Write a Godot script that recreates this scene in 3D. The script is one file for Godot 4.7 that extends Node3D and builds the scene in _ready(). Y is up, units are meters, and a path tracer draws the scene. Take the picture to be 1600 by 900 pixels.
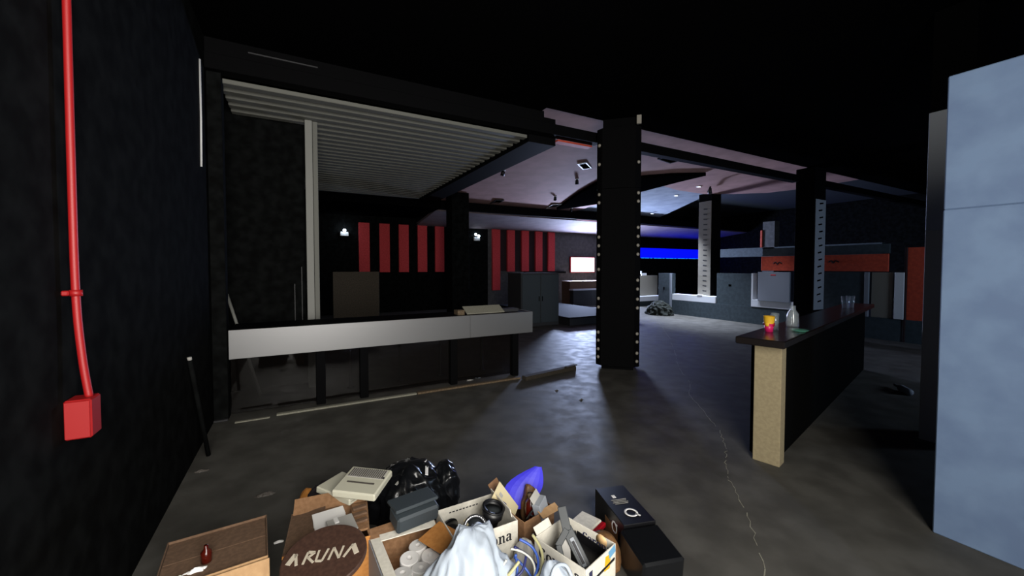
extends Node3D
# A dark, disused club hall: junk cartons in front, a long counter under a slatted ceiling,
# film-strip columns, a bright screen on the far wall and booths along the right.

var rng := RandomNumberGenerator.new()
var used := {}
var M := {}

# ------------------------------------------------------------------ naming and metas
func put(o: Node3D, called: String, parent: Node) -> void:
	var key := str(parent.get_instance_id()) + "/" + called
	var n: int = used.get(key, 0)
	used[key] = n + 1
	o.name = called if n == 0 else "%s_%03d" % [called, n]
	parent.add_child(o, true)

func tag(o: Node, label: String, category: String, group := "") -> void:
	o.set_meta("label", label)
	o.set_meta("category", category)
	if group != "":
		o.set_meta("group", group)

func thing(called: String, label: String, category: String, at := Vector3.ZERO, turn := 0.0, group := "") -> Node3D:
	var o := Node3D.new()
	put(o, called, self)
	o.position = at
	o.rotation_degrees.y = turn
	tag(o, label, category, group)
	return o

func setting(called: String) -> Node3D:
	var o := Node3D.new()
	put(o, called, self)
	o.set_meta("kind", "structure")
	return o

# ------------------------------------------------------------------ geometry
func fresh() -> SurfaceTool:
	var st := SurfaceTool.new()
	st.begin(Mesh.PRIMITIVE_TRIANGLES)
	st.set_smooth_group(-1)
	return st

func build(st: SurfaceTool, called: String, m: Material, parent: Node) -> MeshInstance3D:
	st.generate_normals()
	var o := MeshInstance3D.new()
	o.mesh = st.commit()
	o.material_override = m
	o.cast_shadow = GeometryInstance3D.SHADOW_CASTING_SETTING_ON
	put(o, called, parent)
	return o

func tri(st: SurfaceTool, a: Vector3, b: Vector3, c: Vector3, cen: Vector3) -> void:
	var n := (c - a).cross(b - a)
	if n.dot((a + b + c) / 3.0 - cen) < 0.0:
		st.add_vertex(a); st.add_vertex(c); st.add_vertex(b)
	else:
		st.add_vertex(a); st.add_vertex(b); st.add_vertex(c)

func quad(st: SurfaceTool, a: Vector3, b: Vector3, c: Vector3, d: Vector3, cen: Vector3) -> void:
	tri(st, a, b, c, cen)
	tri(st, a, c, d, cen)

func corner(h: Vector3, b: float, s: Vector3, ax: int) -> Vector3:
	var v := Vector3(s.x * (h.x - b), s.y * (h.y - b), s.z * (h.z - b))
	v[ax] = s[ax] * h[ax]
	return v

# bevelled box
func bx(st: SurfaceTool, size: Vector3, b := 0.004, xf := Transform3D()) -> void:
	var h := size / 2.0
	b = minf(b, minf(h.x, minf(h.y, h.z)) * 0.6)
	var cen := xf.origin
	for ax in 3:
		var u := (ax + 1) % 3
		var w := (ax + 2) % 3
		for s in [-1.0, 1.0]:
			var p: Array[Vector3] = []
			for k in [[-1.0, -1.0], [1.0, -1.0], [1.0, 1.0], [-1.0, 1.0]]:
				var sg := Vector3.ZERO
				sg[ax] = s; sg[u] = k[0]; sg[w] = k[1]
				p.append(xf * corner(h, b, sg, ax))
			quad(st, p[0], p[1], p[2], p[3], cen)
		for su in [-1.0, 1.0]:
			for sw in [-1.0, 1.0]:
				var q: Array[Vector3] = []
				for e in [[-1.0, u], [1.0, u], [1.0, w], [-1.0, w]]:
					var sg2 := Vector3.ZERO
					sg2[ax] = e[0]; sg2[u] = su; sg2[w] = sw
					q.append(xf * corner(h, b, sg2, e[1]))
				quad(st, q[0], q[1], q[2], q[3], cen)
	for sx in [-1.0, 1.0]:
		for sy in [-1.0, 1.0]:
			for sz in [-1.0, 1.0]:
				var sg3 := Vector3(sx, sy, sz)
				tri(st, xf * corner(h, b, sg3, 0), xf * corner(h, b, sg3, 1), xf * corner(h, b, sg3, 2), cen)

func xform(at: Vector3, rot_deg := Vector3.ZERO) -> Transform3D:
	return Transform3D(Basis.from_euler(rot_deg * PI / 180.0), at)

func box(parent: Node, called: String, m: Material, at: Vector3, size: Vector3, rot := Vector3.ZERO, b := 0.004) -> MeshInstance3D:
	var st := fresh()
	bx(st, size, b)
	var o := build(st, called, m, parent)
	o.transform = xform(at, rot)
	return o

# block given by its two corners
func span(parent: Node, called: String, m: Material, a: Vector3, c: Vector3, b := 0.004) -> MeshInstance3D:
	return box(parent, called, m, (a + c) / 2.0, (c - a).abs(), Vector3.ZERO, b)

# extruded polygon in the xz plane
func prism(st: SurfaceTool, poly: PackedVector2Array, y0: float, y1: float) -> void:
	var idx := Geometry2D.triangulate_polygon(poly)
	for s in [0, 1]:
		var y := y0 if s == 0 else y1
		var far := Vector3(0, (y0 + y1) / 2.0, 0)
		for i in range(0, idx.size(), 3):
			var a := poly[idx[i]]; var b := poly[idx[i + 1]]; var c := poly[idx[i + 2]]
			var ref := Vector3((a.x + b.x + c.x) / 3.0, far.y, (a.y + b.y + c.y) / 3.0)
			tri(st, Vector3(a.x, y, a.y), Vector3(b.x, y, b.y), Vector3(c.x, y, c.y), ref)
	var cc := Vector2.ZERO
	for p in poly:
		cc += p / float(poly.size())
	for i in poly.size():
		var p := poly[i]; var q := poly[(i + 1) % poly.size()]
		quad(st, Vector3(p.x, y0, p.y), Vector3(q.x, y0, q.y), Vector3(q.x, y1, q.y), Vector3(p.x, y1, p.y), Vector3(cc.x, (y0 + y1) / 2.0, cc.y))

# lathe about y: profile of (radius, height)
func lathe(st: SurfaceTool, prof: Array, n := 24, xf := Transform3D(), smooth := true) -> void:
	if smooth:
		st.set_smooth_group(0)
	for i in prof.size() - 1:
		var a: Vector2 = prof[i]; var b: Vector2 = prof[i + 1]
		for k in n:
			var t0 := TAU * k / n; var t1 := TAU * (k + 1) / n
			var p0 := xf * Vector3(a.x * cos(t0), a.y, a.x * sin(t0))
			var p1 := xf * Vector3(a.x * cos(t1), a.y, a.x * sin(t1))
			var p2 := xf * Vector3(b.x * cos(t1), b.y, b.x * sin(t1))
			var p3 := xf * Vector3(b.x * cos(t0), b.y, b.x * sin(t0))
			if a.x > 0.0001:
				st.add_vertex(p0); st.add_vertex(p1); st.add_vertex(p2)
			if b.x > 0.0001:
				st.add_vertex(p0); st.add_vertex(p2); st.add_vertex(p3)
	st.set_smooth_group(-1)

func tube(st: SurfaceTool, pts: Array, r: float, n := 8) -> void:
	st.set_smooth_group(0)
	var rings: Array = []
	var up := Vector3.UP
	for i in pts.size():
		var d: Vector3 = (pts[mini(i + 1, pts.size() - 1)] - pts[maxi(i - 1, 0)]).normalized()
		if absf(d.dot(up)) > 0.95:
			up = Vector3.RIGHT if absf(d.x) < 0.9 else Vector3.FORWARD
		var u := d.cross(up).normalized()
		var w := u.cross(d).normalized()
		up = w
		var ring: Array = []
		for k in n:
			var t := TAU * k / n
			ring.append(pts[i] + (u * cos(t) + w * sin(t)) * r)
		rings.append(ring)
	for i in rings.size() - 1:
		for k in n:
			var k1 := (k + 1) % n
			var cen: Vector3 = (pts[i] + pts[i + 1]) / 2.0
			quad(st, rings[i][k], rings[i][k1], rings[i + 1][k1], rings[i + 1][k], cen)
	for e in [0, rings.size() - 1]:
		var inside: Vector3 = pts[1] if e == 0 else pts[pts.size() - 2]
		for k in n:
			tri(st, pts[e], rings[e][k], rings[e][(k + 1) % n], inside)
	st.set_smooth_group(-1)

func curve_pts(ctrl: Array, steps := 6) -> Array:
	var out: Array = []
	for i in ctrl.size() - 1:
		var p0: Vector3 = ctrl[maxi(i - 1, 0)]; var p1: Vector3 = ctrl[i]
		var p2: Vector3 = ctrl[i + 1]; var p3: Vector3 = ctrl[mini(i + 2, ctrl.size() - 1)]
		for k in steps:
			out.append(p1.cubic_interpolate(p2, p0, p3, float(k) / steps))
	out.append(ctrl[ctrl.size() - 1])
	return out

# crumpled closed heap standing on y = 0: half-width rx, rz, height h
func heap(st: SurfaceTool, rx: float, rz: float, h: float, sd: int, amp: float, freq: float, peak := 2.2, lean := Vector2.ZERO) -> void:
	var nz := FastNoiseLite.new()
	nz.seed = sd
	nz.noise_type = FastNoiseLite.TYPE_SIMPLEX_SMOOTH
	nz.fractal_type = FastNoiseLite.FRACTAL_RIDGED
	nz.fractal_octaves = 3
	nz.frequency = freq
	var rows := 40
	var cols := 72
	var g: Array = []
	for i in rows + 1:
		var t := float(i) / rows
		var ring: Array = []
		for k in cols:
			var a := TAU * k / cols
			var rr := pow(maxf(0.0, 1.0 - pow(t, peak)), 1.0 / peak)
			var p := Vector3(rx * rr * cos(a), h * t, rz * rr * sin(a))
			var w := nz.get_noise_3d(p.x, p.y * 0.45, p.z)
			var f := 1.0 + amp * w * (0.35 + 0.65 * rr)
			p = Vector3(p.x * f + lean.x * t * t, p.y * (1.0 + amp * 0.5 * w * t), p.z * f + lean.y * t * t)
			ring.append(p)
		g.append(ring)
	st.set_smooth_group(0)
	for i in rows:
		for k in cols:
			var k1 := (k + 1) % cols
			st.add_vertex(g[i][k]); st.add_vertex(g[i + 1][k1]); st.add_vertex(g[i][k1])
			st.add_vertex(g[i][k]); st.add_vertex(g[i + 1][k]); st.add_vertex(g[i + 1][k1])
	for k in cols:
		st.add_vertex(g[0][k]); st.add_vertex(g[0][(k + 1) % cols]); st.add_vertex(Vector3.ZERO)
	st.set_smooth_group(-1)

# bent sheet with thickness from a grid of points (rows of Vector3)
func sheet(st: SurfaceTool, g: Array, th: float) -> void:
	var up: Array = []
	for i in g.size():
		var r: Array = []
		for k in g[i].size():
			var du: Vector3 = g[mini(i + 1, g.size() - 1)][k] - g[maxi(i - 1, 0)][k]
			var dv: Vector3 = g[i][mini(k + 1, g[i].size() - 1)] - g[i][maxi(k - 1, 0)]
			r.append(g[i][k] + du.cross(dv).normalized() * th)
		up.append(r)
	for i in g.size() - 1:
		for k in g[i].size() - 1:
			var cen: Vector3 = (g[i][k] + up[i + 1][k + 1]) / 2.0
			quad(st, up[i][k], up[i + 1][k], up[i + 1][k + 1], up[i][k + 1], cen)
			quad(st, g[i][k], g[i + 1][k], g[i + 1][k + 1], g[i][k + 1], cen)
			if i == 0:
				quad(st, g[i][k], g[i][k + 1], up[i][k + 1], up[i][k], cen)
			if i == g.size() - 2:
				quad(st, g[i + 1][k], g[i + 1][k + 1], up[i + 1][k + 1], up[i + 1][k], cen)
			if k == 0:
				quad(st, g[i][k], g[i + 1][k], up[i + 1][k], up[i][k], cen)
			if k == g[i].size() - 2:
				quad(st, g[i][k + 1], g[i + 1][k + 1], up[i + 1][k + 1], up[i][k + 1], cen)

func lettering(parent: Node, called: String, text: String, m: Material, height: float, at: Vector3, rot: Vector3, fonts: Array, wide := 1.0, bold := true) -> MeshInstance3D:
	var f := SystemFont.new()
	f.font_names = PackedStringArray(fonts)
	if bold:
		f.font_weight = 700
	var t := TextMesh.new()
	t.font = f
	t.text = text
	t.font_size = 64
	t.pixel_size = height / 64.0
	t.depth = 0.0015
	t.curve_step = 2.0
	var o := MeshInstance3D.new()
	o.mesh = t
	o.material_override = m
	put(o, called, parent)
	o.transform = xform(at, rot)
	o.scale = Vector3(wide, 1, 1)
	return o

# ------------------------------------------------------------------ materials
func mat(c: Color, rough := 0.7, metal := 0.0) -> StandardMaterial3D:
	var m := StandardMaterial3D.new()
	m.albedo_color = c
	m.roughness = rough
	m.metallic = metal
	return m

func noise_tex(lo: Color, hi: Color, freq: float, sd: int, oct := 5, size := 512) -> NoiseTexture2D:
	var n := FastNoiseLite.new()
	n.seed = sd
	n.frequency = freq
	n.fractal_octaves = oct
	var g := Gradient.new()
	g.set_color(0, lo)
	g.set_color(1, hi)
	g.set_offset(0, 0.22)
	g.set_offset(1, 0.78)
	var t := NoiseTexture2D.new()
	t.width = size
	t.height = size
	t.seamless = true
	t.noise = n
	t.color_ramp = g
	return t

# a surface with mottled colour, fixed to the world
func mottled(lo: Color, hi: Color, rough: float, freq: float, tile: float, sd: int, world := true) -> StandardMaterial3D:
	var m := mat(Color.WHITE, rough)
	m.albedo_texture = noise_tex(lo, hi, freq, sd)
	m.uv1_triplanar = true
	m.uv1_world_triplanar = world
	m.uv1_scale = Vector3.ONE / tile
	return m

func glow(c: Color, e: float) -> StandardMaterial3D:
	var m := mat(c, 0.5)
	m.emission_enabled = true
	m.emission = c
	m.emission_energy_multiplier = e
	return m

func glass(c: Color, a: float) -> StandardMaterial3D:
	var m := mat(Color(c.r, c.g, c.b, a), 0.04)
	m.transparency = BaseMaterial3D.TRANSPARENCY_ALPHA
	return m

func materials() -> void:
	var fl := mottled(Color(0.275, 0.268, 0.252), Color(0.34, 0.332, 0.315), 0.4, 0.012, 2.7, 11)
	fl.roughness = 1.0
	fl.metallic_specular = 0.31
	fl.roughness_texture = noise_tex(Color(0.55, 0.55, 0.55), Color(0.65, 0.65, 0.65), 0.02, 23)
	fl.roughness_texture_channel = BaseMaterial3D.TEXTURE_CHANNEL_RED
	M.floor = fl
	M.black_wall = mottled(Color(0.04, 0.043, 0.043), Color(0.075, 0.08, 0.08), 0.85, 0.02, 1.9, 3)
	M.black = mat(Color(0.045, 0.045, 0.05), 0.75)
	M.black_matt = mat(Color(0.025, 0.025, 0.028), 0.95)
	for m in [M.black_wall, M.black, M.black_matt]:
		m.metallic_specular = 0.12
	M.black_matt.specular_mode = BaseMaterial3D.SPECULAR_DISABLED
	M.dark_grey = mat(Color(0.17, 0.17, 0.18), 0.6)
	M.hall_ceiling = mottled(Color(0.65, 0.49, 0.46), Color(0.71, 0.54, 0.51), 0.85, 0.01, 3.1, 5)
	M.hall_ceiling_blue = mottled(Color(0.48, 0.51, 0.55), Color(0.55, 0.58, 0.62), 0.85, 0.01, 3.1, 6)
	M.dark_ceiling = mat(Color(0.10, 0.13, 0.14), 0.9)
	M.blue_wall = mottled(Color(0.37, 0.45, 0.575), Color(0.415, 0.50, 0.62), 0.75, 0.012, 1.9, 8)
	M.far_wall = mottled(Color(0.25, 0.25, 0.25), Color(0.31, 0.31, 0.31), 0.8, 0.02, 2.0, 9)
	M.white = mat(Color(0.83, 0.83, 0.83), 0.5)
	M.fascia = mat(Color(0.51, 0.51, 0.515), 0.42, 0.6)
	M.slat = mat(Color(0.42, 0.42, 0.395), 0.65)
	M.grey_post = mat(Color(0.52, 0.52, 0.50), 0.6)
	M.red_paint = mat(Color(0.56, 0.045, 0.055), 0.5)
	M.red_panel = mottled(Color(0.76, 0.20, 0.22), Color(0.83, 0.25, 0.27), 0.75, 0.03, 1.0, 14)
	M.maroon = mat(Color(0.13, 0.035, 0.05), 0.8)
	M.orange = mottled(Color(0.72, 0.26, 0.17), Color(0.80, 0.31, 0.20), 0.7, 0.02, 1.0, 15)
	M.teal = mottled(Color(0.18, 0.225, 0.25), Color(0.22, 0.265, 0.29), 0.7, 0.02, 1.5, 16)
	M.pale_panel = mat(Color(0.52, 0.54, 0.58), 0.7)
	M.beige_panel = mat(Color(0.50, 0.48, 0.44), 0.7)
	M.ledge = mat(Color(0.85, 0.86, 0.88), 0.4)
	M.beige_post = mottled(Color(0.55, 0.50, 0.39), Color(0.60, 0.55, 0.43), 0.8, 0.03, 0.6, 17)
	M.bar_top = mat(Color(0.10, 0.085, 0.085), 0.25)
	M.bar_body = mat(Color(0.04, 0.042, 0.042), 0.9)
	M.bar_body.metallic_specular = 0.1
	M.wood = mottled(Color(0.34, 0.28, 0.21), Color(0.46, 0.39, 0.30), 0.8, 0.03, 0.5, 18)
	M.pale_strip = mottled(Color(0.50, 0.49, 0.44), Color(0.62, 0.61, 0.55), 0.7, 0.05, 0.4, 19)
	M.glass_dark = glass(Color(0.06, 0.05, 0.045), 0.5)
	M.silver = mat(Color(0.75, 0.75, 0.76), 0.25, 0.9)
	M.socket = mat(Color(0.62, 0.60, 0.56), 0.3)
	M.cardboard = mottled(Color(0.52, 0.38, 0.26), Color(0.60, 0.45, 0.32), 0.85, 0.03, 0.5, 20)
	M.cardboard_dark = mottled(Color(0.37, 0.28, 0.21), Color(0.43, 0.33, 0.25), 0.9, 0.03, 0.5, 21)
	M.cardboard_light = mottled(Color(0.66, 0.52, 0.37), Color(0.72, 0.58, 0.42), 0.85, 0.03, 0.5, 22)
	M.cardboard_orange = mottled(Color(0.70, 0.46, 0.22), Color(0.76, 0.52, 0.27), 0.85, 0.03, 0.5, 24)
	M.carton_white = mottled(Color(0.84, 0.82, 0.77), Color(0.89, 0.87, 0.82), 0.6, 0.03, 0.5, 25)
	M.carton_grey = mat(Color(0.58, 0.60, 0.63), 0.6)
	M.paper = mat(Color(0.92, 0.91, 0.90), 0.8)
	M.paper_grey = mat(Color(0.64, 0.63, 0.61), 0.8)
	M.cream = mat(Color(0.80, 0.75, 0.60), 0.75)
	M.ivory = mat(Color(0.74, 0.73, 0.66), 0.45)
	M.ivory_dark = mat(Color(0.30, 0.28, 0.26), 0.6)
	M.brown_sign = mottled(Color(0.23, 0.155, 0.125), Color(0.30, 0.21, 0.17), 0.55, 0.03, 0.4, 26)
	M.sign_letter = mat(Color(0.75, 0.71, 0.64), 0.5)
	M.ink = mat(Color(0.12, 0.11, 0.13), 0.6)
	M.ink_blue = mat(Color(0.18, 0.19, 0.30), 0.6)
	M.bin_bag = mat(Color(0.06, 0.065, 0.075), 0.25)
	M.charcoal = mat(Color(0.20, 0.23, 0.25), 0.6)
	M.plastic_black = mat(Color(0.07, 0.07, 0.08), 0.4)
	M.plastic_grey = mat(Color(0.21, 0.225, 0.235), 0.45)
	var bag := mat(Color(0.70, 0.74, 0.79), 0.35)
	bag.backlight_enabled = true
	bag.backlight = Color(0.25, 0.27, 0.30)
	M.white_bag = bag
	M.blue_cloth = mat(Color(0.22, 0.20, 0.80), 0.55)
	M.cable_blue = mat(Color(0.22, 0.35, 0.68), 0.45)
	M.cable_navy = mat(Color(0.15, 0.17, 0.38), 0.45)
	M.cable_white = mat(Color(0.80, 0.80, 0.76), 0.45)
	M.cable_cream = mat(Color(0.72, 0.70, 0.52), 0.45)
	M.amber = mat(Color(0.26, 0.06, 0.03), 0.12)
	M.rag_teal = mat(Color(0.10, 0.20, 0.21), 0.9)
	M.rag_orange = mat(Color(0.72, 0.47, 0.20), 0.9)
	M.rag_dark = mat(Color(0.16, 0.13, 0.15), 0.9)
	M.carton_black = mat(Color(0.045, 0.045, 0.055), 0.35)
	M.red_plastic = mat(Color(0.62, 0.06, 0.12), 0.4)
	M.brown_bag = mottled(Color(0.38, 0.26, 0.15), Color(0.46, 0.33, 0.20), 0.6, 0.03, 0.3, 27)
	M.print_yellow = mat(Color(0.88, 0.68, 0.14), 0.6)
	M.print_blue = mat(Color(0.42, 0.62, 0.76), 0.6)
	M.print_peach = mat(Color(0.90, 0.74, 0.53), 0.6)
	M.pink_cup = mat(Color(0.80, 0.12, 0.38), 0.4)
	M.clear = glass(Color(0.85, 0.90, 0.92), 0.10)
	M.green_glass = glass(Color(0.35, 0.65, 0.55), 0.5)
	M.dark_plank = mottled(Color(0.16, 0.14, 0.11), Color(0.24, 0.21, 0.17), 0.9, 0.04, 0.5, 36)
	M.stage_deck = mat(Color(0.13, 0.14, 0.16), 0.85)
	M.stage_deck.metallic_specular = 0.1
	M.bush = mat(Color(0.05, 0.075, 0.045), 0.9)
	M.soffit = mottled(Color(0.42, 0.37, 0.39), Color(0.47, 0.42, 0.44), 0.85, 0.01, 3.1, 35)

# ------------------------------------------------------------------ the scene
func _ready() -> void:
	rng.seed = 71
	# camera
	var cam := Camera3D.new()
	cam.name = "camera"
	add_child(cam)
	cam.position = Vector3(0, 1.65, 0)
	cam.rotation = Vector3(-atan(19.5 / 620.0), deg_to_rad(-28.5), 0)
	cam.projection = Camera3D.PROJECTION_FRUSTUM
	cam.near = 0.05
	cam.size = 0.05 * 2.0 * 450.0 / 620.0
	cam.frustum_offset = Vector2(0, -0.05 * 12.5 / 620.0)
	cam.far = 100.0
	cam.current = true
	# environment
	var env := Environment.new()
	env.background_mode = Environment.BG_COLOR
	env.background_color = Color(0.01, 0.012, 0.016)
	env.tonemap_mode = Environment.TONE_MAPPER_LINEAR
	env.tonemap_exposure = 1.0
	env.sdfgi_enabled = true
	env.ssao_enabled = true
	env.ssil_enabled = true
	var we := WorldEnvironment.new()
	we.name = "environment"
	we.environment = env
	add_child(we)
	# daylight through the frosted entrance door behind the camera
	area("daylight", Vector3(0.3, 2.1, 1.4), Vector3(0, 0, 0), Vector2(2.0, 3.4), Color(1.0, 0.985, 0.955), 32.0)
	# weaker daylight from the frosted window further right, beyond the blue wall
	area("window_daylight", Vector3(9.5, 1.7, 1.42), Vector3(0, 0, 0), Vector2(1.3, 1.1), Color(0.78, 0.88, 1.0), 7.0)
	# the bright screen on the far wall
	area("screen_light", Vector3(11.91, 1.78, -14.86), Vector3(0, 180, 0), Vector2(1.36, 0.66), Color(0.76, 0.83, 1.0), 104.0)
	# the blue backlit panel on the far wall
	area("blue_panel_light", Vector3(17.87, 2.38, -14.86), Vector3(0, 180, 0), Vector2(5.0, 0.5), Color(0.06, 0.12, 1.0), 8.0)

	materials()
	shell()
	ceilings()
	columns_and_beams()
	slats()
	counter()
	near_right()
	far_end()
	booths()
	left_wall_things()
	junk()
	small_things()

func area(called: String, at: Vector3, rot: Vector3, size: Vector2, c: Color, e: float) -> void:
	var l := AreaLight3D.new()
	l.name = called
	l.area_size = size
	l.light_color = c
	l.light_energy = e
	l.area_range = 60.0
	l.area_attenuation = 2.0
	l.shadow_enabled = true
	add_child(l)
	l.position = at
	l.rotation_degrees = rot

func shell() -> void:
	var f := setting("floor")
	span(f, "slab", M.floor, Vector3(-1.2, -0.2, -15.4), Vector3(21.4, 0, 1.9), 0.0)
	# long pale crack running across the concrete towards the hall
	var pts := [Vector2(9.42, -8.2), Vector2(7.6, -6.3), Vector2(6.2, -5.0), Vector2(5.48, -4.36), Vector2(4.95, -3.75), Vector2(4.47, -3.4), Vector2(4.05, -2.86), Vector2(3.7, -2.44), Vector2(3.42, -2.2), Vector2(3.17, -2.05), Vector2(2.95, -1.88), Vector2(2.79, -1.70), Vector2(2.52, -1.45), Vector2(2.17, -1.17), Vector2(1.9, -1.0)]
	var st := fresh()
	var line: Array = []
	for i in pts.size() - 1:
		var n := 7
		for k in n:
			var p: Vector2 = pts[i].lerp(pts[i + 1], float(k) / n)
			line.append(p + Vector2(rng.randf_range(-0.012, 0.012), rng.randf_range(-0.012, 0.012)))
	for i in line.size() - 1:
		var a: Vector2 = line[i]; var b: Vector2 = line[i + 1]
		if rng.randf() < 0.16:
			continue
		var w := rng.randf_range(0.0010, 0.0032)
		var d := (b - a).orthogonal().normalized() * w
		prism(st, PackedVector2Array([a + d, b + d, b - d, a - d]), -0.001, 0.0015)
	build(st, "crack_filler", M.pale_strip, f)
	# walls
	var wl := setting("wall_left")
	span(wl, "plaster", M.black_wall, Vector3(-1.1, 0, -15.2), Vector3(-0.8, 4.7, 1.7), 0.0)
	var wf := setting("wall_far")
	span(wf, "plaster", M.black_wall, Vector3(-0.8, 0, -15.3), Vector3(7.0, 4.7, -15.0), 0.0)
	span(wf, "grey_plaster", M.far_wall, Vector3(7.0, 0, -15.3), Vector3(13.4, 4.7, -15.0), 0.0)
	span(wf, "dark_plaster", M.black_wall, Vector3(13.4, 0, -15.3), Vector3(21.2, 4.7, -15.0), 0.0)
	var wr := setting("wall_right")
	span(wr, "plaster", M.black_wall, Vector3(21.0, 0, -15.0), Vector3(21.3, 4.7, 1.7), 0.0)
	var wb := setting("wall_back")
	span(wb, "plaster", M.black_wall, Vector3(-0.8, 0, 1.5), Vector3(-0.72, 4.7, 1.7), 0.0)
	span(wb, "plaster", M.black_wall, Vector3(1.32, 0, 1.5), Vector3(8.8, 4.7, 1.7), 0.0)
	span(wb, "plaster", M.black_wall, Vector3(10.2, 0, 1.5), Vector3(21.0, 4.7, 1.7), 0.0)
	span(wb, "plaster", M.black_wall, Vector3(8.8, 0, 1.5), Vector3(10.2, 1.1, 1.7), 0.0)
	span(wb, "plaster", M.black_wall, Vector3(8.8, 2.3, 1.5), Vector3(10.2, 4.7, 1.7), 0.0)
	var wn := setting("window_1")
	span(wn, "frosted_pane", glow(Color(0.78, 0.88, 1.0), 0.6), Vector3(8.8, 1.1, 1.55), Vector3(10.2, 2.3, 1.59), 0.0)
	span(wn, "window_bar", M.dark_grey, Vector3(9.47, 1.1, 1.5), Vector3(9.53, 2.3, 1.55))
	span(wb, "plaster", M.black_wall, Vector3(-0.72, 3.9, 1.5), Vector3(1.32, 4.7, 1.7), 0.0)
	var dr := setting("door_1")
	span(dr, "frosted_pane", glow(Color(1.0, 0.985, 0.955), 1.0), Vector3(-0.72, 0, 1.55), Vector3(1.32, 3.9, 1.59), 0.0)
	span(dr, "door_rail", M.dark_grey, Vector3(0.27, 0, 1.5), Vector3(0.33, 3.9, 1.55))
	# low pale blue wall at the right of the camera
	var wp := setting("wall_partition")
	span(wp, "plaster", M.blue_wall, Vector3(3.46, 0, -0.88), Vector3(3.62, 2.0, 1.49), 0.006)
	span(wp, "plaster", M.blue_wall, Vector3(3.466, 2.0, -0.88), Vector3(3.614, 2.80, 1.49), 0.006)

func slope(z: float) -> float:
	return 4.25 + (z + 5.0) * 0.0533

# flat board hung under the sloping hall ceiling: polygon of (x, z)
func ceiling_board(parent: Node, called: String, m: Material, poly: Array, drop: float, th: float) -> MeshInstance3D:
	var st := fresh()
	var pv := PackedVector2Array()
	for p in poly:
		pv.append(p)
	var idx := Geometry2D.triangulate_polygon(pv)
	for s in [0.0, th]:
		for i in range(0, idx.size(), 3):
			var v: Array = []
			for k in 3:
				var q := pv[idx[i + k]]
				v.append(Vector3(q.x, slope(q.y) - drop + s, q.y))
			tri(st, v[0], v[1], v[2], (v[0] + v[1] + v[2]) / 3.0 + Vector3(0, th / 2.0 - s, 0))
	var cc := Vector2.ZERO
	for p in pv:
		cc += p / float(pv.size())
	for i in pv.size():
		var p := pv[i]; var q := pv[(i + 1) % pv.size()]
		var py := slope(p.y) - drop; var qy := slope(q.y) - drop
		quad(st, Vector3(p.x, py, p.y), Vector3(q.x, qy, q.y), Vector3(q.x, qy + th, q.y), Vector3(p.x, py + th, p.y), Vector3(cc.x, slope(cc.y), cc.y))
	return build(st, called, m, parent)

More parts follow.
